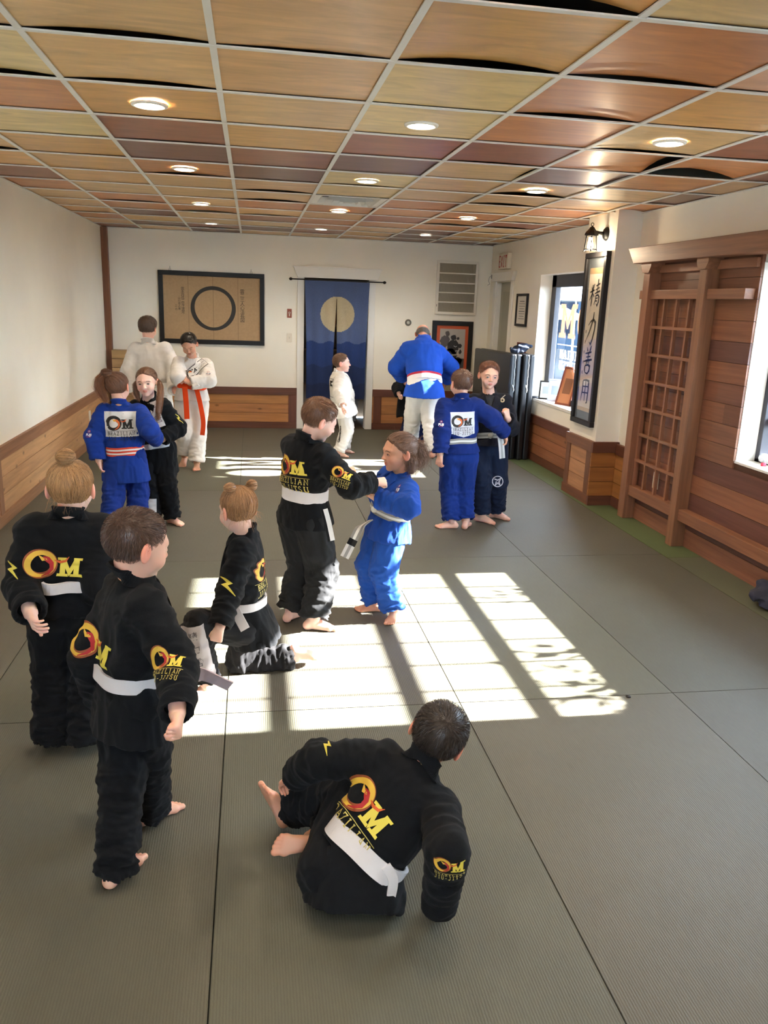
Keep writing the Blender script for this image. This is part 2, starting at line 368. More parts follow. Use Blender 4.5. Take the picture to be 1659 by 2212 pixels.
# ------------------------------------------------------------------ cedar lattice wall (right)
CE = srgb('#95603f')[:3]; CEs = ['#80523b', '#7b4f38', '#704734', '#8a5940', '#7e533e', '#684337', '#86573b']
mb = MB(); mb.mat(M_cedY)
z = .0; hb = .1385; i = 0
while z < 2.09:
    zt = min(z + hb, 2.1)
    cut = rng.uniform(3, 6)
    for (a, b_) in ((1.0, cut), (cut, 6.4)):
        segs = [(a, b_)]
        if zt > W1[2] and z < W1[3]:
            segs = [(a, min(b_, W1[0])), (max(a, W1[1]), b_)]
        for (p, q) in segs:
            if q - p > .01:
                lo, hi = z + .0015, zt - .0015
                mb.col = jit(srgb(rng.choice(CEs)), .08)
                if q > W1[0] and p < W1[1] and z < W1[2] < zt: hi = W1[2]
                mb.box(XR - .02, XR, p, q, lo, hi)
    z = zt; i += 1
mb.col = tuple(c * .25 for c in CE); mb.box(XR - .006, XR - .001, 4.85, 6.38, 0, 2.1); mb.box(XR - .006, XR - .001, 1.0, 4.85, 0, .74)
struct(mb, 'trim_10', None)
t = empty('cedar_lattice_frame', (XR, 5.6, 0), 'reddish cedar lattice screen of posts, rails and small squares on the plank wall', 'wood screen')
PX = (XR - .11, XR - .02)
CP = srgb('#8d5f43')[:3]
def pm(name, *b, mat=M_cedY, col=None, bev=.003):
    m = MB(); m.box(*b, col=col or jit(CP, .05)); return m.build(name, mat, t, bevel=bev)
for (a, b_) in ((6.13, 6.23), (5.31, 5.40), (1.9, 2.0)):
    pm('post', XR - .12, XR - .02, a, b_, 0, 2.03, mat=M_cedZ)
    m = MB(); m.col = jit(CP, .05)
    m.prism([(XR - .135, a, 2.0), (XR - .135, a - .03, 2.045), (XR - .135, a - .03, 2.075), (XR - .135, b_ + .03, 2.075), (XR - .135, b_ + .03, 2.045), (XR - .135, b_, 2.0)], (.115, 0, 0)); m.build('post_cap', M_cedY, t)
m = MB(); m.col = jit(tuple(q * .8 for q in CP), .02); m.prism([(XR - .16, 6.36, 2.075), (XR - .16, 6.48, 2.2), (XR - .16, 1.6, 2.2), (XR - .16, 1.7, 2.075)], (.14, 0, 0)); m.build('top_beam', M_cedY, t, bevel=.004)
pm('top_rail', XR - .095, XR - .02, 4.87, 6.32, 1.80, 1.868); pm('top_rail', XR - .02, XR + 0, 2.0, 2.86, 1.80, 1.868)
pm('bottom_rail', XR - .095, XR - .02, 2.0, 6.13, .205, .29)
for z in (2.03,): pm('picture_rail', XR - .045, XR - .02, 4.86, 6.13, 2.0, 2.06)
ly0, ly1 = 5.40, 6.13
for k in range(1, 4): pm('lattice_bar', XR - .07, XR - .042, ly0 + (ly1 - ly0) * k / 4 - .011, ly0 + (ly1 - ly0) * k / 4 + .011, .29, 1.80, mat=M_cedZ, bev=.002)
pm('lattice_bar', XR - .07, XR - .042, 6.105, 6.13, .29, 1.8, mat=M_cedZ, bev=.002)
for k in range(1, 7): pm('lattice_bar', XR - .072, XR - .044, ly0, ly1, .29 + 1.51 * k / 7 - .011, .29 + 1.51 * k / 7 + .011, bev=.002)
o = MB().box(XR - .034, XR - .021, 5.78, 5.85, .33, .46, col=srgb('#e3dcc4')[:3]).build('power_outlet', M_vc); tag(o, 'cream power outlet plate behind the lowest squares of the cedar lattice', 'outlet')

# ------------------------------------------------------------------ near window (window_1) with square panes
def window(name, W, nv, nh, frame_col, gx=3.40, bars=(.045, .016), inset=.05, thick=.05):
    y0, y1, z0, z1 = W
    t = empty(name, (gx, (y0 + y1) / 2, z0)); t['kind'] = 'structure'
    mb = MB(); mb.col = frame_col
    mb.box(gx - thick, gx + .02, y0, y0 + inset, z0, z1); mb.box(gx - thick, gx + .02, y1 - inset, y1, z0, z1)
    mb.box(gx - thick, gx + .02, y0, y1, z0, z0 + inset * .5); mb.box(gx - thick, gx + .02, y0, y1, z1 - inset, z1)
    mb.build('window_frame', M_vc, t, bevel=.003)
    for z in nh: MB().box(gx - .02, gx + .015, y0, y1, z - bars[0] / 2, z + bars[0] / 2, col=frame_col).build('muntin', M_vc, t)
    for y in nv: MB().box(gx - .008, gx + .004, y - bars[1] / 2, y + bars[1] / 2, z0, z1, col=frame_col).build('muntin', M_vc, t)
    MB().box(gx - .003, gx, y0 + .01, y1 - .01, z0 + .01, z1 - .01).build('pane', M_glass, t)
    return t
window('window_1', W1, [4.80 - .268 * k for k in range(1, 7)], [1.023, 1.285, 1.566, 1.83], srgb('#2c2a30')[:3])
window('window_2', W2, [8.12], [], srgb('#3a3a40')[:3], inset=.13, bars=(.03, .05), gx=3.40, thick=.04)
mb = MB(); mb.box(XR - .012, XR + .2, W1[0], W1[1], W1[2] - .012, W1[2] + .004); mb.box(XR - .004, XR + .17, W1[1] - .006, W1[1] + .004, W1[2], W1[3]); mb.box(XR, XR + .17, W1[0], W1[1], W1[3] - .004, W1[3] + .004); struct(mb, 'trim_11', M_white)
mb = MB(); mb.box(XR - .01, XR + .2, W2[0] - .02, W2[1] + .02, W2[2] - .03, W2[2] + .002); struct(mb, 'trim_12', M_white, bevel=.004)
# unseen window added behind the photographer to let in fill daylight
window('window_3_fill', (0, 0, 0, 0), [], [], (.1, .1, .1)) if False else None
t3 = empty('window_3_fill', (-.4, YF - .07, 1.1)); t3['kind'] = 'structure'
mb = MB(); mb.col = (.05, .05, .05)
for x in (XL + .9, .07): mb.box(x, x + .03, YF - .1, YF - .06, 1.1, 2.2)
mb.box(XL + .9, .1, YF - .1, YF - .06, 1.1, 1.14); mb.box(XL + .9, .1, YF - .1, YF - .06, 2.16, 2.2); mb.build('window_frame', M_vc, t3)
MB().box(XL + .91, .09, YF - .085, YF - .08, 1.11, 2.19).build('pane', M_glass, t3)
# ------------------------------------------------------------------ flat lettering and emblems (2D shapes, later laid on real surfaces)
STROKES = dict(
    A=[[(0, 0), (.5, 1), (1, 0)], [(.2, .38), (.8, .38)], [(-.12, 0), (.2, 0)], [(.8, 0), (1.12, 0)]],
    B=[[(.15, 0), (.15, 1)], [(0, 1), (.6, 1), (.85, .88), (.85, .64), (.6, .52), (.15, .52)], [(.6, .52), (.95, .4), (.95, .12), (.65, 0), (0, 0)]],
    R=[[(.15, 0), (.15, 1)], [(0, 1), (.65, 1), (.9, .88), (.9, .62), (.65, .5), (.15, .5)], [(.55, .5), (.85, 0), (1.05, 0)], [(0, 0), (.35, 0)]],
    Z=[[(.05, .78), (.05, 1), (.95, 1), (.05, 0), (.95, 0), (.95, .22)]], I=[[(.5, 0), (.5, 1)], [(.2, 1), (.8, 1)], [(.2, 0), (.8, 0)]],
    L=[[(.25, 1), (.25, 0), (.95, 0), (.95, .25)], [(.02, 1), (.5, 1)]],
    N=[[(.12, 0), (.12, 1), (.88, 0), (.88, 1)], [(-.05, 0), (.32, 0)], [(.68, 1), (1.08, 1)], [(-.08, 1), (.12, 1)]],
    J=[[(.7, 1), (.7, .2), (.5, 0), (.2, 0), (.05, .22)], [(.42, 1), (.98, 1)]],
    U=[[(.15, 1), (.15, .2), (.35, 0), (.65, 0), (.85, .2), (.85, 1)], [(-.05, 1), (.35, 1)], [(.65, 1), (1.05, 1)]],
    T=[[(.5, 0), (.5, 1)], [(.05, .78), (.05, 1), (.95, 1), (.95, .78)], [(.3, 0), (.7, 0)]],
    S=[[(.9, .85), (.6, 1), (.3, 1), (.1, .8), (.2, .6), (.8, .42), (.92, .2), (.7, 0), (.3, 0), (.08, .15)]],
    E=[[(.1, 0), (.1, 1), (.9, 1)], [(.1, .5), (.7, .5)], [(.1, 0), (.9, 0)]], X=[[(.05, 0), (.95, 1)], [(.05, 1), (.95, 0)]],
    F=[[(.1, 0), (.1, 1), (.95, 1)], [(.1, .5), (.75, .5)]])
STROKES['-'] = [[(.2, .45), (.8, .45)]]
def stroke(P, w, col, closed=False):
    """a brush line as quads; w: width, or one width per point"""
    out = []; n = len(P); W = w if isinstance(w, (list, tuple)) else [w] * n
    P = [Vector(p) for p in P]; Ls = []; Rs = []
    for i in range(n):
        if closed: t = P[(i + 1) % n] - P[i - 1]
        else:
            a = (P[i] - P[i-1]).normalized() if i > 0 else None; b = (P[i+1] - P[i]).normalized() if i < n - 1 else None
            t = (a or b) if (a is None or b is None) else a + b
            if t.length < 1e-6: t = b
        t = t.normalized(); nn = Vector((-t.y, t.x)); k = 1
        if not closed and 0 < i < n - 1:
            c = max(.5, abs(nn.dot(Vector((-b.y, b.x))))); k = 1 / c
        Ls.append(P[i] + nn * W[i] * .5 * k); Rs.append(P[i] - nn * W[i] * .5 * k)
    rng_ = range(n) if closed else range(n - 1)
    for i in rng_: j = (i + 1) % n; out.append(([tuple(Rs[i]), tuple(Rs[j]), tuple(Ls[j]), tuple(Ls[i])], col))
    return out
def words2d(txt, h, w, gap, th, col, cx=0, y0=0):
    out = []; tot = len(txt) * (w + gap) - gap; x = cx - tot / 2
    for ch in txt:
        for s in STROKES.get(ch, []): out += stroke([(x + p[0] * w, y0 + p[1] * h) for p in s], th, col)
        x += w + gap
    return out
def ring2d(c, r0, r1, col, n=40, a0=0, a1=2 * math.pi, sx=1, wob=0):
    """brush ring; r0, r1 functions of angle or numbers"""
    f0 = r0 if callable(r0) else (lambda a: r0); f1 = r1 if callable(r1) else (lambda a: r1); out = []
    for i in range(n):
        A, B = a0 + (a1 - a0) * i / n, a0 + (a1 - a0) * (i + 1) / n
        p = lambda a, r: (c[0] + sx * math.cos(a) * r, c[1] + math.sin(a) * r)
        out.append(([p(A, f0(A)), p(A, f1(A)), p(B, f1(B)), p(B, f0(B))], col))
    return out
def scale2d(S, k=1, dx=0, dy=0, rot=0, mir=False):
    c, s = math.cos(rot), math.sin(rot); out = []
    for P, col in S:
        Q = []
        for x, y in P:
            if mir: x = -x
            x, y = x * k, y * k; Q.append((x * c - y * s + dx, x * s + y * c + dy))
        out.append((Q[::-1] if mir else Q, col))
    return out
def slab_M(w, h, th, col):
    s = th; out = []
    for x0 in (0, w - s): out.append(([(x0, 0), (x0 + s, 0), (x0 + s, h), (x0, h)], col))
    out += stroke([(s * .5, h * .96), (w / 2, h * .22), (w - s * .5, h * .96)], s * .85, col)
    for x0 in (-s * .6, w - s * 1.6): out.append(([(x0, 0), (x0 + s * 2.2, 0), (x0 + s * 2.1, h * .14), (x0 + .1 * s, h * .14)], col))
    out.append(([(-s * .5, h * .87), (s * 1.1, h * .87), (s * 1.1, h), (-s * .6, h)], col)); out.append(([(w - s * 1.1, h * .87), (w + s * .5, h * .87), (w + s * .6, h), (w - s * 1.1, h)], col))
    return out
def om_layers(dark=True, text=True):
    """ring-and-M emblem: returns layers; total about 1.0 wide, O centred at x=-.25"""
    if dark: c1, c2, cm, acc, tx = srgb('#8a4420')[:3], srgb('#d8b040')[:3], srgb('#dccb50')[:3], srgb('#a81820')[:3], srgb('#c9b863')[:3]
    else: c1, c2, cm, acc, tx = srgb('#3a2a26')[:3], srgb('#15120f')[:3], srgb('#121212')[:3], srgb('#d8672a')[:3], srgb('#151515')[:3]
    O = (-.24, .12); la = ring2d(O, .155, .26, c1, 44, sx=1.08)
    lb = ring2d(O, lambda a: .165 + .03 * math.cos(a + .5), lambda a: .238 + .012 * math.sin(2 * a), c2, 44, sx=1.08)
    lc = stroke([(-.2, .24), (-.13, .21), (-.06, .14), (-.05, .04), (-.1, -.04), (-.2, -.1)], [.02, .09, .07, .06, .04, .015], acc)
    lc += stroke([(-.27, .26), (-.2, .2), (-.12, .2)], [.01, .06, .02], c2 if dark else srgb('#e0b040')[:3])
    ld = scale2d(slab_M(.3, .33, .085, cm), 1, .08, -.08)
    le = stroke([(-.02, .2), (.07, .17), (.16, .19), (.21, .27)], [.01, .045, .04, .008], srgb('#cf5a22')[:3])
    Ls = [la, lb, lc, ld, le]
    if text:
        lt = [([(-.5, -.155), (.5, -.155), (.5, -.145), (-.5, -.145)], tx)]
        lt += words2d('BRAZILIAN', .12, .07, .035, .016, tx, 0, -.30); lt += words2d('JIU-JITSU', .12, .07, .035, .016, tx, 0, -.47)
        Ls.append(lt)
    return Ls
def font2d(txt, size, col, dx=0, dy=0, extra=0.0, align='CENTER'):
    cu = bpy.data.curves.new('t', 'FONT'); cu.body = txt; cu.size = size; cu.align_x = align; cu.offset = extra; cu.resolution_u = 3
    o = bpy.data.objects.new('t', cu); COL.objects.link(o)
    bpy.context.view_layer.update()
    me = bpy.data.meshes.new_from_object(o.evaluated_get(bpy.context.evaluated_depsgraph_get()))
    out = [([(me.vertices[v].co.x + dx, me.vertices[v].co.y + dy) for v in p.vertices], col) for p in me.polygons]
    bpy.data.objects.remove(o); bpy.data.curves.remove(cu); bpy.data.meshes.remove(me)
    return out
def lay_flat(name, layers, origin, xdir, ydir, mat, parent=None, size=1.0, lift=.0006, th=0):
    """puts the 2D layers on a plane"""
    o = Vector(origin); X = Vector(xdir).normalized(); Y = Vector(ydir).normalized(); Nn = X.cross(Y); mb = MB()
    for li, S in enumerate(layers):
        for P, col in S:
            mb.col = col[:3]; b = mb.pts([o + X * (x * size) + Y * (y * size) + Nn * (lift * (li + 1)) for x, y in P]); mb.quad(*range(b, b + len(P)))
    return mb.build(name, mat, parent)
M_thread = plain('embroidery_thread', (1, 1, 1, 1), .55, vcol=True, bump=.4, bscale=900)
def project_on(name, layers, target_bvh, origin, normal, up, size, parent, mat=None, lift=.0018, cell=.008, reach=.12, rot=0, bend=None):
    """lays the 2D layers over a curved surface by casting onto it"""
    n = Vector(normal).normalized(); up = Vector(up); up = (up - n * up.dot(n)).normalized(); X = up.cross(n)
    if rot: R = Matrix.Rotation(rot, 3, n); up = R @ up; X = R @ X
    bm = bmesh.new(); lay = bm.loops.layers.float_color.new('Col'); o = Vector(origin)
    for li, S in enumerate(layers):
        for P, col in S:
            vs = [bm.verts.new((x * size, y * size, li)) for x, y in P]
            try: f = bm.faces.new(vs)
            except ValueError: continue
            for l in f.loops: l[lay] = (col[0], col[1], col[2], 1)
    for _ in range(4):
        E = [e for e in bm.edges if e.calc_length() > cell]
        if not E: break
        bmesh.ops.subdivide_edges(bm, edges=E, cuts=1, use_grid_fill=True)
    bmesh.ops.triangulate(bm, faces=[f for f in bm.faces if len(f.verts) > 4])
    kill = []
    for v in bm.verts:
        x, y, li = v.co
        src = o + X * x + up * y + n * reach
        hit, hn, _, _ = target_bvh.ray_cast(src, -n, reach * 2)
        if hit is None: kill.append(v); v.co = src; continue
        if hn.dot(n) < 0: hn = -hn
        v.co = hit + (n * .6 + hn * .4) * (lift + .0007 * li)
    bmesh.ops.delete(bm, geom=kill, context='VERTS')
    me = bpy.data.meshes.new(name); bm.to_mesh(me); bm.free()
    me.materials.append(mat or M_thread)
    for p in me.polygons: p.use_smooth = True
    return link_mesh(name, me, parent)
# ------------------------------------------------------------------ back wall
BK = (.008, .0075, .0075); Bf = YB
def rect2(x0, x1, y0, y1, col): return ([(x0, y0), (x1, y0), (x1, y1), (x0, y1)], col)
def frame_parts(mb, x0, x1, y0, y1, z0, z1, w, col=BK):
    mb.box(x0, x1, y0, y1, z1 - w, z1, col=col); mb.box(x0, x1, y0, y1, z0, z0 + w); mb.box(x0, x0 + w, y0, y1, z0 + w, z1 - w); mb.box(x1 - w, x1, y0, y1, z0 + w, z1 - w)
t = empty('framed_calligraphy', (-.5, Bf, 1.1), 'wide black frame on the back wall holding a tan screen with a brushed ring', 'picture')
mb = MB(); frame_parts(mb, -1.17, .17, Bf - .035, Bf, 1.10, 2.01, .058); mb.build('frame', M_vcg, t, bevel=.004)
mb = MB(); mb.box(-1.115, .115, Bf - .012, Bf - .002, 1.155, 1.955, col=srgb('#ab8e6a')[:3]); mb.build('paper', plain('tan_paper', (1, 1, 1, 1), .8, vcol=True, noise=.06, nscale=40), t)
ink = srgb('#26241f')[:3]; L1 = []
for x in (-.80, -.487, -.17): L1.append(rect2(x - .0035, x + .0035, 1.155, 1.955, srgb('#8a7052')[:3]))
L2 = ring2d((-.487, 1.555), lambda a: .236 + .004 * math.sin(3 * a), lambda a: .284 + .004 * math.cos(2 * a), ink, 64)
for i, ch in enumerate('雲二三人心法長図'): L2 += font2d(ch, .06, ink, -.115, 1.76 - .052 * i)
for i, ch in enumerate('雲水月花二空江流月'): L2 += font2d(ch, .045, ink, -.87, 1.775 - .037 * i)
for i, ch in enumerate('山行道人書'): L2 += font2d(ch, .034, ink, -.915, 1.66 - .033 * i)
for i, ch in enumerate('三月'): L2 += font2d(ch, .034, ink, -.955, 1.56 - .04 * i)
lay_flat('ink_ring_and_writing', [L1, L2], (0, Bf - .0125, 0), (1, 0, 0), (0, 0, 1), M_vc, t)
for x in (-1.02, .0):
    mb = MB(); mb.tube([(x - .012, Bf - .008, 2.01), (x - .01, Bf - .006, 2.03), (x, Bf - .004, 2.045), (x + .01, Bf - .006, 2.03), (x + .012, Bf - .008, 2.01)], .003, 6, col=(.3, .28, .24)); mb.tube([(x, Bf - .004, 2.04), (x, Bf - .003, 2.065)], .003, 6); mb.build('hanger', M_vc, t)
t = empty('fire_alarm_plate', (.497, Bf, 1.52), 'small red-brown plate with a pale symbol on the back wall above the light switch', 'wall plate')
MB().box(.467, .527, Bf - .012, Bf, 1.47, 1.585, col=srgb('#8e4a38')[:3]).build('plate', M_vc, t, bevel=.002)
lay_flat('symbol', [ring2d((.497, 1.535), .008, .014, (.7, .6, .5), 16) + [rect2(.49, .504, 1.49, 1.52, (.7, .6, .5))]], (0, Bf - .0125, 0), (1, 0, 0), (0, 0, 1), M_vc, t)
t = empty('light_switch', (.498, Bf, 1.21), 'cream light switch plate beside the curtained doorway', 'light switch')
MB().box(.462, .534, Bf - .008, Bf, 1.155, 1.27, col=srgb('#ddd6c4')[:3]).build('plate', M_vc, t, bevel=.002); MB().box(.492, .504, Bf - .02, Bf - .008, 1.2, 1.225, col=srgb('#c9c2b0')[:3]).build('toggle', M_vc, t)
# curtained doorway
t = empty('door_1', (1.12, Bf, 0)); t['kind'] = 'structure'
mb = MB(); mb.box(.60, .69, Bf - .025, Bf + .0, 0, 2.02); mb.box(1.545, 1.635, Bf - .025, Bf, 0, 2.02); mb.box(.67, .69, Bf, Bf + .15, 0, 2.03); mb.box(1.54, 1.56, Bf, Bf + .15, 0, 2.03); mb.box(.67, 1.56, Bf, Bf + .15, 2.02, 2.04); mb.build('casing', M_white, t, bevel=.003)
mb = MB(); mb.prism([(.545, Bf - .055, 2.125), (.60, Bf - .055, 1.99), (1.655, Bf - .055, 1.99), (1.71, Bf - .055, 2.125)], (0, .055, 0)); mb.box(.535, 1.72, Bf - .06, Bf, 2.118, 2.132); mb.build('lintel', M_white, t, bevel=.003)
t = empty('curtain_rod', (1.12, Bf - .09, 1.965), 'thin black curtain rod with finials across the white door casing', 'curtain rod')
mb = MB(); mb.tube([(.53, Bf - .09, 1.965), (1.72, Bf - .09, 1.965)], .008, 10, col=BK); mb.build('rod', M_vcg, t, smooth=True)
for x, s in ((.53, -1), (1.72, 1)): mb = MB(); mb.lathe((x, Bf - .09, 1.965), [(.008, 0), (.016, .01), (.02, .022), (.016, .034), (.004, .045)], 14, axis=(s, 0, 0), col=BK); mb.build('finial', M_vcg, t, smooth=True)
for x in (.6, 1.66): mb = MB(); mb.tube([(x, Bf - .09, 1.965), (x, Bf - .03, 1.965)], .006, 8, col=BK); mb.build('bracket', M_vcg, t)
t = empty('split_curtain', (1.12, Bf - .09, 1.965), 'dark blue split doorway curtain with a pale full moon over waves', 'curtain')
M_cloth_thin = plain('linen_curtain', (1, 1, 1, 1), .85, vcol=True, noise=.12, nscale=120)
def curtain(side):
    mb = MB(); nu, nv = 60, 150; xc = 1.115; z1, z0 = 1.955, .42; G = {}
    for j in range(nv + 1):
        z = z1 + (z0 - z1) * j / nv; k = max(0, (1.74 - z) / 1.3); gap = .004 + .055 * k if z < 1.74 else 0
        narrow = .03 * math.sin(min(1, (z1 - z) / 1.2) * math.pi / 2)
        xe = (.69 + narrow) if side < 0 else (1.545 - narrow); xi = xc - (gap if side < 0 else -gap * .3)
        for i in range(nu + 1):
            x = xe + (xi - xe) * i / nu
            y = Bf - .092 + .008 * math.sin(x * 40 + z * 1.3) * min(1, (z1 - z) * 2) + .005 * math.sin(x * 17 + 2)
            G[i, j] = mb.pts([(x, y, z)])
    for j in range(nv):
        z = z1 + (z0 - z1) * (j + .5) / nv
        for i in range(nu):
            a = Vector(mb.v[G[i, j]]); b_ = Vector(mb.v[G[i+1, j+1]]); x = (a.x + b_.x) / 2
            r = math.hypot((x - 1.125) , (z - 1.535) * .98)
            w1 = 1.17 + .018 * math.sin(x * 26); w2 = .86 + .018 * math.sin(x * 24 + 1); w3 = .62 + .015 * math.sin(x * 22)
            if r < .225: c = srgb('#a89a7c')
            elif z > w1: c = srgb('#455478')
            elif z > w2: c = srgb('#152f63')
            elif z > w3: c = srgb('#0e2450')
            else: c = srgb('#0a1c44')
            mb.col = c[:3]; mb.quad(G[i, j], G[i, j+1], G[i+1, j+1], G[i+1, j])
    o = mb.build('curtain_panel', M_cloth_thin, t, smooth=True)
curtain(-1); curtain(1)
# the dim room beyond
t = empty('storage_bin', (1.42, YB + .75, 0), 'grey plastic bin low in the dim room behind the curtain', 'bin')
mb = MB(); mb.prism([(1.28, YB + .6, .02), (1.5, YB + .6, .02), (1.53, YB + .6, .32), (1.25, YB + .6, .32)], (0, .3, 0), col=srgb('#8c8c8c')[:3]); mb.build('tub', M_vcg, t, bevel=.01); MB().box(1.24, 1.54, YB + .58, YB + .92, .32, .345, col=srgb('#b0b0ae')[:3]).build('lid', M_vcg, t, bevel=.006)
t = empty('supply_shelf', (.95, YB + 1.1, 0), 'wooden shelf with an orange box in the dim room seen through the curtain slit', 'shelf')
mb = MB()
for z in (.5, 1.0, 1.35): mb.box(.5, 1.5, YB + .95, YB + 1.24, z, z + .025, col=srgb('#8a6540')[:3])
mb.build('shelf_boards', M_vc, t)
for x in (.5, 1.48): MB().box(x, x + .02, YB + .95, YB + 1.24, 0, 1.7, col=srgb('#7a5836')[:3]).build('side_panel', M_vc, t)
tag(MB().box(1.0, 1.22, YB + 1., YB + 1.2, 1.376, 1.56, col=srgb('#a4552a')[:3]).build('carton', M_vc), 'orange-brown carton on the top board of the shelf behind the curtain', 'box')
# thermostat
t = empty('thermostat', (2.10, Bf, 1.46), 'round grey thermostat on the cream back wall', 'thermostat')
mb = MB(); mb.lathe((2.10, Bf, 1.46), [(0, .018), (.018, .018), (.022, .014)], 24, axis=(0, -1, 0), col=srgb('#cfcbc0')[:3]); mb.build('face', M_vcg, t, smooth=True)
mb = MB(); mb.lathe((2.10, Bf, 1.46), [(.022, .014), (.026, .024), (.04, .022), (.044, 0)], 28, axis=(0, -1, 0), col=srgb('#6d6a64')[:3]); mb.build('ring', M_vcg, t, smooth=True)
# louvred return vents
M_lou = plain('louvre_metal', (1, 1, 1, 1), .5, vcol=True)
def louvre(name, label, x0, x1, z0, z1, n, frame=True):
    t = empty(name, ((x0 + x1) / 2, Bf, z0), label, 'air vent')
    mb = MB(); w = .035; frame_parts(mb, x0, x1, Bf - .03, Bf, z0, z1, w, col=srgb('#dcd7c8')[:3])
    for k in range(1, n): zz = z0 + w + (z1 - z0 - 2 * w) * k / n; mb.box(x0 + w, x1 - w, Bf - .026, Bf, zz - .008, zz + .008)
    mb.build('frame', M_lou, t, bevel=.002)
    mb = MB()
    for k in range(n):
        a = z0 + w + (z1 - z0 - 2 * w) * k / n; b_ = z0 + w + (z1 - z0 - 2 * w) * (k + 1) / n
        m = 46
        for i in range(m):
            xa = x0 + w + (x1 - x0 - 2 * w) * i / m; xb = x0 + w + (x1 - x0 - 2 * w) * (i + 1) / m
            mb.box(xa, xa + (xb - xa) * .55, Bf - .016, Bf - .004, a, b_, col=srgb('#b1a994')[:3])
    mb.box(x0 + w, x1 - w, Bf - .004, Bf - .001, z0 + w, z1 - w, col=srgb('#4a453a')[:3]); mb.build('grille', M_lou, t)
    MB().box(x0 + .008, x0 + .02, Bf - .036, Bf - .03, z0 + .1, z0 + .13, col=(.3, .28, .25)).build('latch', M_lou, t)
louvre('return_vent', 'large white louvred grille high on the back wall above the orange poster', 2.46, 3.03, 1.585, 2.285, 5)
louvre('floor_vent', 'low grey-tan louvred grille near the floor, left of the foam pads', 2.28, 2.86, .12, .68, 3)
# framed poster
t = empty('framed_poster', (2.72, Bf, .77), 'black framed poster with an orange mat and dark figures, behind the foam pads', 'picture')
mb = MB(); frame_parts(mb, 2.435, 3.005, Bf - .04, Bf, .76, 1.5, .062); mb.build('frame', M_vcg, t, bevel=.004)
og = srgb('#c4562e')[:3]; MB().box(2.49, 2.95, Bf - .02, Bf - .004, .82, 1.445, col=og).build('mat', M_vc, t)
MB().box(2.545, 2.90, Bf - .023, Bf - .02, .87, 1.395, col=srgb('#a8a19a')[:3]).build('print', M_vc, t)
def blob2d(cx, cy, r, col, seed=0, n=18, sy=1):
    rg = random.Random(seed); P = [(cx + math.cos(2 * math.pi * i / n) * r * rg.uniform(.8, 1.15), cy + sy * math.sin(2 * math.pi * i / n) * r * rg.uniform(.8, 1.15)) for i in range(n)]
    return [([(cx, cy), P[i], P[(i + 1) % n]], col) for i in range(n)]
K = (.02, .02, .022); S = [rect2(2.545, 2.90, .87, 1.0, (.06, .06, .065))]
for a in ((2.62, 1.23, .07, (.09, .08, .08), 1, 1.2), (2.65, 1.33, .03, (.09, .08, .08), 2, 1.3), (2.6, 1.1, .05, K, 8, 1.3), (2.74, 1.16, .085, K, 3, 1.1), (2.74, 1.28, .04, K, 4, 1), (2.8, 1.27, .02, K, 5, 1), (2.70, 1.04, .1, K, 6, .9), (2.83, 1.17, .03, K, 11, 1), (2.84, 1.09, .022, K, 12, 1.4), (2.8, .96, .08, K, 7, .8)): S += blob2d(a[0], a[1], a[2], a[3], a[4], sy=a[5])
S2 = stroke([(2.72, 1.045), (2.82, 1.05)], .012, (.5, .5, .5)) + stroke([(2.745, 1.17), (2.77, 1.155), (2.79, 1.165)], .01, (.3, .3, .3)) + stroke([(2.77, 1.1), (2.83, 1.105)], .01, (.45, .45, .45))
lay_flat('printed_figures', [S, S2], (0, Bf - .0235, 0), (1, 0, 0), (0, 0, 1), M_vc, t)
# pale slatted wooden box in the left corner
t = empty('slatted_wood_box', (-1.64, 10.8, 0), 'tall pale wooden slatted box in the back left corner behind the white uniforms', 'box')
for i in range(9):
    z0 = .01 + i * .111; dark = i in (5,)
    c = srgb('#6b4426')[:3] if dark else jit(srgb('#b08d5e')[:3], .05)
    if i == 8: mb = MB(); mb.col = c; mb.prism([(-1.755, 10.72, z0), (-1.50, 10.72, z0), (-1.50, 10.72, z0 + .07), (-1.53, 10.72, z0 + .105), (-1.755, 10.72, z0 + .105)], (0, .17, 0)); mb.build('slat', M_cedX, t, bevel=.003)
    else: MB().box(-1.755, -1.50, 10.72, 10.885, z0, z0 + .105, col=c).build('slat', M_cedX, t, bevel=.003)
# outlet on the left wainscot
o = MB().box(XL + .018, XL + .026, 9.40, 9.48, .285, .40, col=srgb('#e8e6e0')[:3]).build('power_outlet', M_vc); tag(o, 'white power outlet plate on the left wall wainscot', 'outlet')

# ------------------------------------------------------------------ right wall, far end
t = empty('door_2', (XR, 10.3, 0)); t['kind'] = 'structure'
mb = MB(); mb.box(XR - .02, XR, D1[0] - .09, D1[0], 0, 2.03); mb.box(XR - .02, XR, D1[1], D1[1] + .09, 0, 2.03); mb.box(XR, XR + .2, D1[0], D1[0] + .015, 0, 2.02); mb.box(XR, XR + .2, D1[1] - .015, D1[1], 0, 2.02); mb.build('casing', M_white, t, bevel=.003)
mb = MB(); mb.prism([(XR - .05, D1[0] - .11, 2.03), (XR - .05, D1[0] - .17, 2.14), (XR - .05, D1[1] + .17, 2.14), (XR - .05, D1[1] + .11, 2.03)], (.05, 0, 0)); mb.build('lintel', M_white, t, bevel=.003)
mb = MB(); mb.box(XR + .06, XR + .1, D1[0] + .015, D1[1] - .015, .01, 2.02, col=srgb('#aaa99a')[:3])
for z0, z1 in ((.15, .9), (1.0, 1.9)): mb.box(XR + .055, XR + .06, D1[0] + .12, D1[1] - .12, z0, z1, col=srgb('#a09f90')[:3])
mb.build('door_leaf', M_vc, t, bevel=.004)
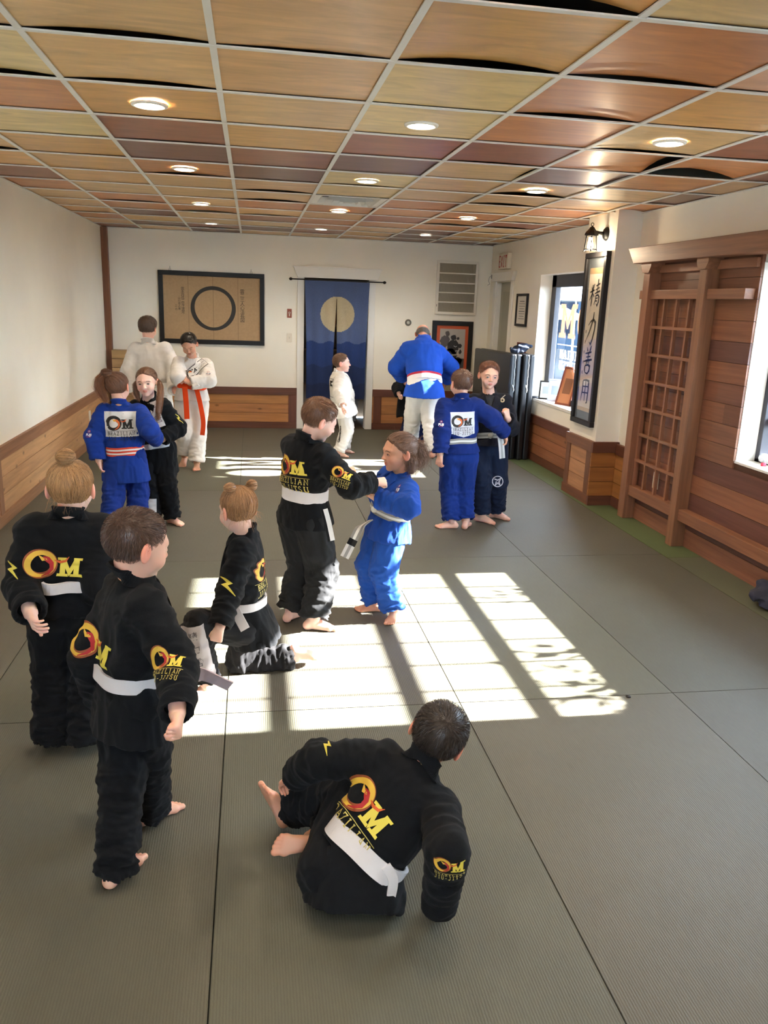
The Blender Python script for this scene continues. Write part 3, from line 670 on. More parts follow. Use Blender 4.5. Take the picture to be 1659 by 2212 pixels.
mb = MB(); mb.lathe((XR + .055, D1[0] + .07, .95), [(.02, 0), (.02, .006), (.01, .01), (.01, .03), (.024, .04), (.024, .055), (0, .062)], 16, axis=(-1, 0, 0)); mb.build('door_handle', M_steel, t, smooth=True)
t = empty('coat_hook', (XR - .05, 10.72, 2.08), 'small wire coat hook on the lintel of the corner door', 'hook')
mb = MB(); mb.tube([(XR - .052, 10.72, 2.1), (XR - .08, 10.72, 2.09), (XR - .09, 10.72, 2.04), (XR - .07, 10.72, 2.0), (XR - .1, 10.72, 1.985)], .004, 6); mb.build('wire', M_steel, t, smooth=True); MB().box(XR - .056, XR - .05, 10.70, 10.74, 2.07, 2.12).build('plate', M_steel, t)
t = empty('exit_sign', (XR, 10.25, 2.17), 'small lit exit sign above the corner door', 'exit sign')
MB().box(XR - .055, XR, 10.06, 10.44, 2.175, 2.37, col=srgb('#d9d0bd')[:3]).build('housing', M_vc, t, bevel=.006)
lay_flat('lettering', [words2d('EXIT', .13, .058, .026, .018, srgb('#b03025')[:3])], (XR - .0555, 10.25, 2.205), (0, -1, 0), (0, 0, 1), M_vc, t)
def yframe(name, label, x, y0, y1, z0, z1, w, fcol, paper, lines=0, cat='picture', d=.025):
    t = empty(name, (x, (y0 + y1) / 2, z0), label, cat)
    mb = MB(); mb.col = fcol
    for b in ((y0, y1, z1 - w, z1), (y0, y1, z0, z0 + w), (y0, y0 + w, z0 + w, z1 - w), (y1 - w, y1, z0 + w, z1 - w)): mb.box(x - d, x, *b)
    mb.build('frame', M_vcg, t, bevel=.002)
    MB().box(x - d * .4, x - .002, y0 + w, y1 - w, z0 + w, z1 - w, col=paper).build('paper', M_vc, t)
    if lines:
        yc = (y0 + y1) / 2; hw = (y1 - y0) / 2 - w; S = []
        for i in range(lines):
            z = z1 - w - .06 - (z1 - z0 - 2 * w - .12) * i / (lines - 1); k = .62 if i % 3 else .5
            S.append(rect2(-hw * k, hw * k, z - .004 - (.004 if i in (0, 4) else 0), z + .004, (.18, .18, .17)))
        lay_flat('printed_lines', [S], (x - d * .4 - .0005, yc, 0), (0, -1, 0), (0, 0, 1), M_vc, t)
    return t
yframe('framed_certificate', 'black framed certificate between the corner door and the far window', XR, 9.30, 9.70, 1.49, 1.87, .028, BK, srgb('#cfcabd')[:3], 8)
t = yframe('red_plaque', 'small red framed plaque low on the right wall behind the folded clothes', XR, 9.26, 9.54, 1.06, 1.30, .02, srgb('#5e1c18')[:3], srgb('#9b3228')[:3], 4, 'plaque')
# wall lantern on the pillar
lx, ly, lz = 2.865, 6.80, 2.27
t = empty('wall_lantern', (3.0, ly, 2.33), 'black wall lantern with clear panes and a lit bulb above the tall calligraphy frame', 'wall lamp')
mb = MB(); mb.lathe((3.0, ly, 2.335), [(.0, .03), (.025, .03), (.045, .02), (.055, .006), (.058, 0)], 28, axis=(-1, 0, 0), col=BK); mb.build('back_plate', M_vcg, t, smooth=True)
mb = MB(); mb.tube([(2.975, ly, 2.335), (2.94, ly, 2.34), (2.9, ly, 2.345), (lx, ly, 2.35)], [.018, .013, .014, .02], 10, col=BK); mb.build('arm', M_vcg, t, smooth=True)
mb = MB(); mb.lathe((lx, ly, 2.33), [(.062, -.012), (.06, 0), (.05, .015), (.032, .032), (.02, .05), (.008, .06), (.0, .062)], 8, col=BK)
mb.tube([(lx + .012 * math.cos(a), ly, 2.405 + .013 * math.sin(a)) for a in [2 * math.pi * k / 12 for k in range(13)]], .003, 6); mb.build('roof', M_vcg, t)
mb = MB(); N6 = 6
for k in range(N6):
    a, b_ = 2 * math.pi * k / N6 + .2, 2 * math.pi * (k + 1) / N6 + .2
    p0, p1 = (lx + .058 * math.cos(a), ly + .058 * math.sin(a)), (lx + .044 * math.cos(a), ly + .044 * math.sin(a)); q0, q1 = (lx + .058 * math.cos(b_), ly + .058 * math.sin(b_)), (lx + .044 * math.cos(b_), ly + .044 * math.sin(b_))
    e = (lx + .066 * math.cos(a), ly + .066 * math.sin(a))
    mb.tube([(p1[0], p1[1], 2.32), (p0[0], p0[1], 2.19), (e[0], e[1], 2.185)], .004, 6, col=BK); mb.tube([(p0[0], p0[1], 2.2), (q0[0], q0[1], 2.2)], .004, 6); mb.tube([(p1[0], p1[1], 2.315), (q1[0], q1[1], 2.315)], .004, 6)
mb.build('cage', M_vcg, t)
mb = MB(); mb.lathe((lx, ly, 2.2), [(.053, 0), (.041, .112)], 6); mb.build('glass_panes', M_glass, t)
mb = MB(); mb.lathe((lx, ly, 2.2), [(0, .0), (.014, .004), (.024, .02), (.026, .035), (.018, .055), (.012, .07), (.012, .1)], 18); mb.build('bulb', plain('bulb_glow', (1, .85, .6, 1), .5, emit=9), t, smooth=True)
ld = bpy.data.lights.new('lantern_lamp', 'POINT'); ld.energy = 2.2; ld.color = (1, .8, .55); ld.shadow_soft_size = .03; lo = bpy.data.objects.new('lantern_lamp', ld); COL.objects.link(lo); lo.location = (lx - .0, ly, 2.17); lo.parent = t; lo.matrix_parent_inverse = Matrix.Translation(t.location).inverted()
# tall framed calligraphy on the pillar
y0, y1, z0, z1 = 6.655, 7.11, .69, 2.19; fx = 3.0
t = empty('calligraphy_scroll', (fx, 6.88, z0), 'tall narrow black frame on the pillar with four brushed characters', 'picture')
mb = MB(); mb.col = (.016, .015, .016); w = .045
for b in ((y0, y1, z1 - w, z1), (y0, y1, z0, z0 + w), (y0, y0 + w, z0 + w, z1 - w), (y1 - w, y1, z0 + w, z1 - w)): mb.box(fx - .045, fx, *b)
mb.build('frame', M_vcg, t, bevel=.005)
MB().box(fx - .018, fx - .002, y0 + w, y1 - w, z0 + w, z1 - w, col=srgb('#5b6166')[:3]).build('mat', M_vc, t)
MB().box(fx - .021, fx - .018, y0 + .09, y1 - .09, z0 + .12, z1 - .13, col=srgb('#c9bfae')[:3]).build('paper', M_vc, t)
K = (.008, .008, .01); ox, S = (y0 + y1) / 2, [rect2(-.137, .137, 2.01, 2.06, srgb('#a98c68')[:3]), rect2(-.137, .137, z0 + .12, z0 + .155, srgb('#b39b7b')[:3])]
def br(P, W, cx, cy, k): return stroke([(cx + x * k, cy + y * k) for x, y in P], [q * k for q in W], K)
k = .125; B_ = []
k = .112; c = (.015, 1.84)   # first character: grain radical and its right side
for P, W in ([(-.75, .55), (-.6, .3)], [.05, .16]), ([(-.2, .75), (-.35, .45), (-.4, .3)], [.12, .12, .04]), ([(-.95, .12), (-.6, .2), (-.15, .3)], [.1, .14, .1]), ([(-.5, .7), (-.5, .1), (-.55, -.6), (-.62, -.95)], [.14, .17, .18, .08]), ([(-.5, .1), (-.75, -.25), (-.98, -.5)], [.12, .12, .04]), ([(-.45, .05), (-.25, -.1), (-.15, -.25)], [.05, .14, .1]), ([(.1, .6), (.45, .68), (.8, .78)], [.08, .14, .1]), ([(.45, 1.1), (.42, .6), (.38, .15)], [.18, .14, .1]), ([(.05, .3), (.45, .4), (.75, .48)], [.08, .12, .1]), ([(-.05, .02), (.4, .12), (.9, .22)], [.08, .14, .12]), ([(.2, -.1), (.15, -.5), (-.05, -.85)], [.14, .14, .06]), ([(.2, -.12), (.6, -.08), (.8, -.25), (.78, -.6), (.55, -.9), (.35, -.75)], [.1, .14, .2, .18, .14, .04]), ([(.25, -.35), (.6, -.3)], [.08, .08]), ([(.22, -.55), (.55, -.52)], [.08, .08]): B_ += br(P, W, *c, k)
c = (-.0, 1.545)   # second: power
for P, W in ([(.35, 1.25), (.3, .8), (.1, .35), (-.25, -.3), (-.85, -1.1)], [.12, .22, .2, .16, .05]), ([(-.55, .2), (-.1, .55), (.4, .65), (.75, .45), (.7, -.1), (.45, -.8), (.15, -1.25), (-.15, -1.05)], [.06, .14, .2, .26, .22, .2, .16, .04]): B_ += br(P, W, *c, k)
c = (-.0, 1.265)   # third: good
for P, W in ([(-.35, 1.0), (-.15, .7)], [.06, .2]), ([(.45, 1.15), (.3, .85), (.15, .65)], [.1, .2, .06]), ([(-.6, .5), (0, .58), (.55, .68)], [.08, .16, .12]), ([(-.4, .22), (.05, .28), (.45, .34)], [.07, .12, .1]), ([(0, .65), (0, .1), (-.05, -.2)], [.16, .16, .1]), ([(-.8, -.15), (-.1, -.02), (.75, .1)], [.08, .18, .16]), ([(-.35, .05), (-.2, -.3)], [.08, .14]), ([(.3, .1), (.15, -.25)], [.12, .08]), ([(-.45, -.45), (-.5, -.8), (-.35, -1.0)], [.12, .16, .08]), ([(-.45, -.45), (.1, -.35), (.45, -.45), (.4, -.8), (.1, -1.05), (-.35, -1.0)], [.1, .16, .22, .2, .14, .06]): B_ += br(P, W, *c, k)
c = (-.0, .99)   # fourth: use
for P, W in ([(-.5, .8), (-.52, 0), (-.75, -.9)], [.16, .18, .06]), ([(-.5, .82), (.1, .9), (.6, .85), (.62, 0), (.55, -.85), (.3, -.95)], [.1, .14, .2, .2, .18, .04]), ([(.03, .85), (.02, 0), (0, -.8)], [.12, .15, .1]), ([(-.48, .35), (.55, .4)], [.1, .1]), ([(-.5, -.15), (.58, -.1)], [.1, .1]): B_ += br(P, W, *c, k)
for i, ch in enumerate('講道館師範'): B_ += font2d(ch, .032, K, -.1, 1.5 - .09 * i)
lay_flat('brushed_characters', [S, B_], (fx - .0212, ox, 0), (0, -1, 0), (0, 0, 1), M_vc, t)
MB().box(fx - .03, fx - .028, y0 + w, y1 - w, z0 + w, z1 - w).build('glazing', glass('picture_glass', refl=.07), t)

# foam pads standing by the wall
M_vinyl = plain('black_vinyl', '#14171d', .33, bump=.15, bscale=25)
def pad(x0, x1, y0, y1, rot, label):
    t = empty('foam_pad', ((x0 + x1) / 2, y0, 0), label, 'foam pad', 'foam pads beside the far window')
    R = Matrix.Translation((x0, y0, 0)) @ Matrix.Rotation(rot, 4, 'Z') @ Matrix.Translation((-x0, -y0, 0))
    xm = (x0 + x1) / 2
    for a, b_ in ((x0, xm - .002), (xm + .002, x1)):
        MB().box(a, b_, y0, y1, .0, 1.2, M=R).build('pad_half', M_vinyl, t, bevel=.018)
    mb = MB(); mb.col = (.45, .5, .55)
    P = [R @ Vector((xm - .012 + .003 * math.sin(i * 1.7), y0 - .002, 1.195 - i * .028)) for i in range(16)]
    mb.tube(P, .004, 5); mb.tube([R @ Vector((xm - .02 + .01 * math.sin(i * 1.3), y0 - .006, .78 + i * .02)) for i in range(5)], .006, 5); mb.build('zip', M_vcg, t, smooth=True)
    return t
pad(2.865, 3.0, 8.72, 9.85, .1, 'left black folded foam pad standing upright, nearest the room')
pad(3.012, 3.15, 8.70, 9.2, .03, 'right black folded foam pad standing upright against the window wall')
# window sill things
def leaning(name, label, x, y, z, w, h, tilt, turn, fcol, pcol, cat, d=.015, fw=.016):
    t = empty(name, (x, y, z), label, cat)
    R = Matrix.Translation((x, y, z)) @ Matrix.Rotation(turn, 4, 'Z') @ Matrix.Rotation(tilt, 4, 'X')
    mb = MB(); mb.col = fcol
    for b in ((-w / 2, w / 2, h - fw, h), (-w / 2, w / 2, 0, fw), (-w / 2, -w / 2 + fw, fw, h - fw), (w / 2 - fw, w / 2, fw, h - fw)): mb.box(b[0], b[1], 0, d, b[2], b[3], M=R)
    mb.build('frame', M_vcg, t, bevel=.002)
    mb = MB(); mb.box(-w / 2 + fw, w / 2 - fw, d * .3, d * .7, fw, h - fw, col=pcol, M=R); mb.box(-w * .25, w * .25, d * .25, d * .3, h * .3, h * .7, col=tuple(c * .45 for c in pcol), M=R); mb.build('photo', M_vc, t)
    mb = MB(); mb.col = fcol; mb.box(-.02, .02, d, d + .004, .0, h * .7, M=R @ Matrix.Translation((0, 0, 0)) @ Matrix.Rotation(.0, 4, 'X')); mb.build('backing_strut', M_vcg, t)
    return t
sz = W2[2] + .003
leaning('photo_frame', 'small black photo frame standing nearest the foam pads on the far sill', 3.30, 8.72, sz, .15, .21, -.2, -.5, BK, srgb('#b9bdb9')[:3], 'photo frame')
leaning('photo_frame', 'pale photo frame in the middle of the far window sill', 3.33, 8.52, sz, .15, .25, -.22, -.45, srgb('#8e9298')[:3], srgb('#9db2c4')[:3], 'photo frame')
leaning('wooden_plaque', 'tall reddish wooden plaque leaning on the far window sill', 3.3, 8.2, sz, .22, .42, -.28, -1.15, srgb('#7a3f2a')[:3], srgb('#b9764c')[:3], 'plaque', d=.03, fw=.022)
o = MB().box(-.05, .05, -.09, .09, 0, .012, col=(.03, .04, .07), M=Matrix.Translation((3.25, 8.87, sz)) @ Matrix.Rotation(.5, 4, 'Z')).build('booklet', M_vc); tag(o, 'dark booklet lying at the foam pad end of the far sill', 'booklet')
o = MB().box(-.045, .045, -.07, .07, 0, .002, col=(.75, .75, .73), M=Matrix.Translation((3.27, 8.58, sz)) @ Matrix.Rotation(-.3, 4, 'Z')).build('paper_slip', M_vc); tag(o, 'white slip of paper on the far sill in front of the photo frames', 'paper')
# near sill: clear crumpled wrapper and red cap
t = empty('water_bottle', (3.33, 4.70, W1[2]), 'crumpled clear plastic bottle with a red cap lying on the near window sill', 'bottle')
zb = W1[2] + .004
mb = MB(); mb.col = (.75, .77, .8); rb = random.Random(3)
mb.tube([(3.36, 4.79 - .022 * i, zb + .034 + .004 * rb.uniform(-1, 1)) for i in range(8)], [.012, .03, .034, .027, .033, .028, .03, .014], 9); mb.build('body', plain('crinkled_plastic', '#c9cdd4', .12, spec=.9), t)
mb = MB(); mb.lathe((3.30, 4.66, zb), [(.0, .02), (.014, .02), (.016, .017), (.016, 0)], 16, col=srgb('#c02a40')[:3]); mb.build('cap', M_vcg, t, smooth=True)
# lint speck
mb = MB(); mb.col = (.01, .01, .01); mb.lathe((1.677, 3.06, .0), [(.012, 0), (.011, .005), (.005, .009), (0, .01)], 7); tag(mb.build('lint_tuft', M_vc), 'tiny black tuft of lint on the mat right of the sunlight patch', 'lint')

# ------------------------------------------------------------------ outdoors
M_out = plain('sunlit_matte', (1, 1, 1, 1), 1, spec=0, vcol=True)
o = MB().box(3.42, 40, -30, 60, -.15, -.1, col=srgb('#2c2e32')[:3]).build('pavement', M_out); o['kind'] = 'structure'
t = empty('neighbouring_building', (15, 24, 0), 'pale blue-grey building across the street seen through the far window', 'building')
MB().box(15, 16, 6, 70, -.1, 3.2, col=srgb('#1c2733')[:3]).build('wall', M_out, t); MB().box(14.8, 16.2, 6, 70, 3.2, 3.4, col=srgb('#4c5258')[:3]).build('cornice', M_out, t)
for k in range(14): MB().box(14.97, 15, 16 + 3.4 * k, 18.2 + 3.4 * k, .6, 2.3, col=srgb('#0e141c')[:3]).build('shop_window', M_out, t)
def parasol(x, y, z, r, label):
    t = empty('patio_umbrella', (x, y, -.1), label, 'umbrella', 'white umbrellas outside'); mb = MB(); mb.lathe((x, y, z), [(r, 0), (r * .98, .03), (0, r * .42)], 8, col=(.12, .13, .14)); mb.build('canopy', M_out, t)
    mb = MB(); mb.tube([(x, y, -.1), (x, y, z + r * .3)], .03, 8, col=(.5, .5, .5)); mb.build('pole', M_out, t)
parasol(8.6, 21.0, 1.95, 1.5, 'white patio umbrella outside, higher one in the far window'); parasol(7.0, 18.6, 1.5, 1.0, 'smaller white patio umbrella outside, lower left in the far window')
t = empty('street_tree', (11.2, 30, -.1), 'leafy green tree beyond the patio umbrellas outside', 'tree')
mb = MB(); mb.tube([(11.2, 30, -.1), (11.2, 30, 3)], .2, 8, col=(.1, .07, .05)); mb.build('trunk', M_out, t)
mb = MB(); rg = random.Random(4)
for i in range(1500):
    a, b_, r = rg.uniform(0, 6.28), rg.uniform(-1, 1), 2.6 * rg.random() ** .4; c = Vector((11.2 + r * math.cos(a) * math.sqrt(1 - b_ * b_), 30 + 1.8 * r * math.sin(a) * math.sqrt(1 - b_ * b_), 4.4 + r * .8 * b_)); mb.col = jit((.03, .05, .02), .4)
    u = Vector((rg.uniform(-1, 1), rg.uniform(-1, 1), rg.uniform(-1, 1))).normalized() * .2; v = u.orthogonal().normalized() * .12
    mb.poly([c - u, c + v, c + u, c - v])
mb.build('crown', M_out, t)
# awning over the shop windows
def awning(y0, y1, label, zc=2.255):
    t = empty('awning', (3.6, (y0 + y1) / 2, 2.5), label, 'awning')
    mb = MB(); mb.col = srgb('#3a2a62')[:3]; mb.prism([(3.44, y0, 2.62), (4.4, y0, zc + .13), (4.4, y0, zc + .15), (3.44, y0, 2.64)], (0, y1 - y0, 0)); mb.build('fabric', M_out, t)
    mb = MB(); mb.box(4.39, 4.41, y0, y1, zc, zc + .15, col=srgb('#55565f')[:3]); mb.build('valance', M_out, t)
    for k in range(4):
        y = y0 + (y1 - y0) * k / 3; m = MB(); m.tube([(3.44, y, 2.6), (4.39, y, zc + .11)], .018, 6, col=(.3, .3, .3)); m.tube([(3.44, y, 2.28), (4.39, y, zc + .04)], .018, 6); m.build('rib', M_out, t)
awning(2.2, 5.3, 'purple awning with pale ribs over the near window outside'); awning(7.0, 8.62, 'purple awning with pale ribs over the far window outside')
# shrubs whose leaves dapple the sunlight
def shrub(x, y, h, n, sp, seed, label):
    t = empty('potted_shrub', (x, y, -.1), label, 'shrub'); rg = random.Random(seed)
    mb = MB(); mb.lathe((x, y, -.1), [(0, 0), (.14, 0), (.19, .34), (.2, .38), (.17, .38), (.16, .33), (0, .33)], 20, col=srgb('#7d4a36')[:3]); mb.build('pot', M_out, t, smooth=True)
    st = MB(); st.col = (.08, .06, .03); lf = MB(); 
    for i in range(n):
        a = rg.uniform(0, 6.28); r = sp * rg.random(); top = Vector((x + .5 * r * math.cos(a), y + r * math.sin(a), h * rg.uniform(.78, 1)))
        mid = Vector((x, y, .25)).lerp(top, .5) + Vector((rg.uniform(-.05, .05), rg.uniform(-.05, .05), .05)); st.tube([(x, y, .22), mid, top], [.006, .005, .002], 5)
        for k in range(16):
            f = .35 + .65 * k / 15; c = mid.lerp(top, (f - .5) * 2) if f > .5 else Vector((x, y, .25)).lerp(mid, f * 2)
            d = Vector((rg.uniform(-1, 1), rg.uniform(-1, 1), rg.uniform(-.3, .8))).normalized(); s = d.orthogonal().normalized(); l = rg.uniform(.06, .12); lf.col = jit((.08, .17, .05), .3)
            lf.poly([c, c + d * l * .5 + s * l * .28, c + d * l, c + d * l * .5 - s * l * .28])
    st.build('stems', M_out, t); lf.build('leaves', M_out, t)
shrub(4.05, 3.2, 1.32, 34, .5, 2, 'leafy potted shrub outside the near window'); shrub(4.0, 4.42, 1.24, 12, .25, 5, 'small leafy potted shrub outside the far edge of the near window')
# lettering on the far window pane (reads from the street)
t = empty('window_lettering', (3.39, 8.2, 1.4), 'peach and orange lettering stuck on the far window pane, seen from behind', 'lettering')
pe = srgb('#c98a66')[:3]; la = scale2d([([(-.05, 0), (.14, 0), (.13, .05), (.088, .05), (.088, .24), (.18, .09), (.272, .24), (.272, .05), (.23, .05), (.22, 0), (.41, 0), (.40, .05), (.355, .05), (.355, .31), (.40, .31), (.41, .36), (.29, .36), (.18, .19), (.07, .36), (-.05, .36), (-.04, .31), (.005, .31), (.005, .05), (-.04, .05)], pe)], 1, .13, -.08); la += ring2d((-.22, .1), .15, .25, pe, 40); lb = ring2d((-.22, .1), .19, .225, srgb('#b8442e')[:3], 24, a0=-1.4, a1=1.8)
lt = [([(-.5, -.16), (.55, -.16), (.55, -.15), (-.5, -.15)], (.8, .8, .82))] + words2d('BRAZILIAN', .085, .07, .035, .014, (.8, .8, .82), 0, -.3) + words2d('JIU-JITSU', .085, .07, .035, .014, (.8, .8, .82), 0, -.42)
m_, nt_, bs_ = newmat('translucent_vinyl'); tr_ = nt_.nodes.new('ShaderNodeBsdfTranslucent'); mx_ = nt_.nodes.new('ShaderNodeMixShader'); mx_.inputs[0].default_value = .07
at_ = nt_.nodes.new('ShaderNodeAttribute'); at_.attribute_name = 'Col'; nt_.links.new(at_.outputs['Color'], tr_.inputs[0]); nt_.links.new(at_.outputs['Color'], bs_.inputs['Base Color'])
nt_.links.new(bs_.outputs[0], mx_.inputs[1]); nt_.links.new(tr_.outputs[0], mx_.inputs[2]); nt_.links.new(mx_.outputs[0], nt_.nodes['Material Output'].inputs[0])
lay_flat('letters', [la, lb, lt], (3.3955, 8.17, 1.48), (0, 1, 0), (0, 0, 1), m_, t, lift=-.0006)
# ------------------------------------------------------------------ figures: implicit surfaces meshed with surface nets
CR = Matrix.Rotation(-.169, 3, 'Z') @ Matrix.Rotation(math.pi / 2 - .254, 3, 'X') @ Matrix.Rotation(.037, 3, 'Z')
CP0 = Vector(CAM)
def ray(px, py): return (CR @ Vector(((px - 829.5) / 1722, -(py - 1106) / 1722, -1))).normalized()
def atY(px, py, Y): d = ray(px, py); return CP0 + d * (Y / d.y)
def atZ(px, py, z=0.0): d = ray(px, py); return CP0 + d * ((z - CP0.z) / d.z)
def reach(px, py, C, r, side):
    """point on the sight line at distance r from C (near or far side), or the closest one"""
    d = ray(px, py); oc = CP0 - C; b = d.dot(oc); c = oc.dot(oc) - r * r; D = b * b - c
    if D <= 0:
        q = CP0 + d * (-b); return C + (q - C).normalized() * r
    t = -b - math.sqrt(D) if side == 'n' else -b + math.sqrt(D)
    return CP0 + d * t
def A3(v): return np.array(v, dtype=np.float64)
_pg = np.random.RandomState(5); _perm = np.concatenate([_pg.permutation(256)] * 2); _gr = _pg.normal(size=(256, 3)); _gr /= np.linalg.norm(_gr, axis=1)[:, None]
def perlin(P):
    P = np.asarray(P, float); i = np.floor(P).astype(int); f = P - i; u = f * f * f * (f * (f * 6 - 15) + 10); i &= 255; out = 0
    for dx in (0, 1):
        for dy in (0, 1):
            for dz in (0, 1):
                h = _perm[_perm[_perm[(i[:, 0] + dx) & 255] + ((i[:, 1] + dy) & 255)] + ((i[:, 2] + dz) & 255)]
                g = (_gr[h] * (f - np.array([dx, dy, dz]))).sum(1)
                out = out + g * (u[:, 0] if dx else 1 - u[:, 0]) * (u[:, 1] if dy else 1 - u[:, 1]) * (u[:, 2] if dz else 1 - u[:, 2])
    return out
def smin(a, b, k):
    h = np.clip(.5 + .5 * (b - a) / k, 0, 1); return b + (a - b) * h - k * h * (1 - h)
def smax(a, b, k): return -smin(-a, -b, k)
def sd_cap(P, a, b, ra, rb):
    a, b = A3(a), A3(b); ab = b - a; t = np.clip(((P - a) @ ab) / max(ab @ ab, 1e-12), 0, 1)
    return np.linalg.norm(P - a - t[:, None] * ab, axis=1) - (ra + (rb - ra) * t)
def sd_ell(P, c, r, M=None):
    q = P - A3(c)
    if M is not None: q = q @ M
    r = A3(r); k0 = np.linalg.norm(q / r, axis=1); k1 = np.linalg.norm(q / (r * r), axis=1) + 1e-9
    return k0 * (k0 - 1) / k1
def sd_sec(P, A, B, lat, rows, off=0.0, shift=0.0):
    """elliptical sections along the axis A->B; rows: (t, half width, half depth, forward offset)"""
    A, B, lat = A3(A), A3(B), A3(lat); ax = B - A; L = np.linalg.norm(ax); u = ax / L
    lat = lat - u * (lat @ u); lat /= np.linalg.norm(lat); f = np.cross(u, lat)
    q = P - A; t = (q @ u) / L; R = np.array(rows); tt = np.clip(t, R[0, 0], R[-1, 0])
    w = np.interp(tt, R[:, 0], R[:, 1]) + off; d = np.interp(tt, R[:, 0], R[:, 2]) + off; o = np.interp(tt, R[:, 0], R[:, 3]) if R.shape[1] > 3 else 0
    x = q @ lat; y = q @ f - o; m = np.minimum(w, d)
    # slightly squared ellipse
    e = (np.abs(x / w) ** 2.3 + np.abs(y / d) ** 2.3) ** (1 / 2.3)
    s = (e - 1) * m * .9
    cap = np.maximum(R[0, 0] - t, t - R[-1, 0]) * L
    return np.where(cap > 0, np.sqrt(np.maximum(s, 0) ** 2 + cap ** 2) + np.minimum(s, 0) * 0, np.maximum(s, cap))
def nets(fn, lo, hi, h):
    lo = A3(lo) - 2 * h; hi = A3(hi) + 2 * h; n = np.ceil((hi - lo) / h).astype(int) + 1
    X = [lo[i] + h * np.arange(n[i]) for i in range(3)]
    G = np.stack(np.meshgrid(*X, indexing='ij'), -1).reshape(-1, 3)
    F = np.empty(len(G))
    for i in range(0, len(G), 400000): F[i:i+400000] = fn(G[i:i+400000])
    F = F.reshape(n); S = F < 0
    cs = [(a, b, c) for a in (0, 1) for b in (0, 1) for c in (0, 1)]
    m = [n[0] - 1, n[1] - 1, n[2] - 1]
    sl = lambda arr, c: arr[c[0]:c[0] + m[0], c[1]:c[1] + m[1], c[2]:c[2] + m[2]]
    cnt = sum(sl(S, c).astype(int) for c in cs); act = (cnt > 0) & (cnt < 8); idx = -np.ones(m, int); I = np.argwhere(act); idx[act] = np.arange(len(I))
    acc = np.zeros((len(I), 3)); k = np.zeros(len(I))
    for a in cs:
        for ax in range(3):
            if a[ax]: continue
            b = list(a); b[ax] = 1
            fa = F[I[:, 0] + a[0], I[:, 1] + a[1], I[:, 2] + a[2]]; fb = F[I[:, 0] + b[0], I[:, 1] + b[1], I[:, 2] + b[2]]
            c = (fa < 0) != (fb < 0); t = np.where(c, fa / np.where(c, fa - fb, 1), 0); p = np.tile(np.array(a, float), (len(I), 1)); p[:, ax] += t
            acc[c] += p[c]; k[c] += 1
    V = lo + h * (I + acc / k[:, None]); Q = []
    for ax in range(3):
        o1, o2 = (ax + 1) % 3, (ax + 2) % 3
        A_ = [slice(1, m[i]) if i != ax else slice(0, m[i]) for i in range(3)]; B_ = [slice(1, m[i]) if i != ax else slice(1, m[i] + 1) for i in range(3)]
        sa = S[tuple(A_)]; sb = S[tuple(B_)]; ch = np.argwhere(sa != sb)
        if not len(ch): continue
        base = ch.copy(); base[:, o1] += 1; base[:, o2] += 1
        def cell(d1, d2):
            c = base.copy(); c[:, o1] += d1; c[:, o2] += d2; return idx[c[:, 0], c[:, 1], c[:, 2]]
        q = np.stack([cell(-1, -1), cell(0, -1), cell(0, 0), cell(-1, 0)], 1)
        ins = sa[ch[:, 0], ch[:, 1], ch[:, 2]]; q[~ins] = q[~ins][:, ::-1]; Q.append(q)
    return V, np.concatenate(Q)
def vnormals(V, Q):
    n = np.cross(V[Q[:, 2]] - V[Q[:, 0]], V[Q[:, 3]] - V[Q[:, 1]]); N = np.zeros_like(V)
    for k in range(4): np.add.at(N, Q[:, k], n)
    return N / (np.linalg.norm(N, axis=1)[:, None] + 1e-12)
def relax(V, Q, it=2, k=.5):
    E = np.concatenate([Q[:, [0, 1]], Q[:, [1, 2]], Q[:, [2, 3]], Q[:, [3, 0]]]); E = np.concatenate([E, E[:, ::-1]])
    c = np.bincount(E[:, 0], minlength=len(V))[:, None]
    for _ in range(it):
        a = np.zeros_like(V)
        for d in range(3): a[:, d] = np.bincount(E[:, 0], weights=V[E[:, 1], d], minlength=len(V))
        V = V + k * (a / np.maximum(c, 1) - V)
    return V
def np_mesh(name, parts, mat, parent=None, smooth=True):
    """parts: list of (V, Q, colour or per-vertex colours)"""
    Vs, Qs, Cs = [], [], []; b = 0
    for V, Q, c in parts:
        Vs.append(V); Qs.append(Q + b); b += len(V)
        c = np.asarray(c, float)
        Cs.append(np.tile(c[:3], (len(V), 1)) if c.ndim == 1 else c[:, :3])
    V = np.concatenate(Vs); Q = np.concatenate(Qs); C = np.concatenate(Cs)
    me = bpy.data.meshes.new(name); me.vertices.add(len(V)); me.vertices.foreach_set('co', V.astype(np.float32).ravel())
    me.loops.add(Q.size); me.loops.foreach_set('vertex_index', Q.ravel().astype(np.int32)); me.polygons.add(len(Q))
    me.polygons.foreach_set('loop_start', np.arange(0, Q.size, Q.shape[1], dtype=np.int32)); me.polygons.foreach_set('loop_total', np.full(len(Q), Q.shape[1], np.int32))
    me.polygons.foreach_set('use_smooth', np.full(len(Q), smooth))
    me.update(calc_edges=True); me.validate()
    a = me.color_attributes.new('Col', 'FLOAT_COLOR', 'POINT'); a.data.foreach_set('color', np.c_[C, np.ones(len(C))].astype(np.float32).ravel())
    me.materials.append(mat); return link_mesh(name, me, parent)

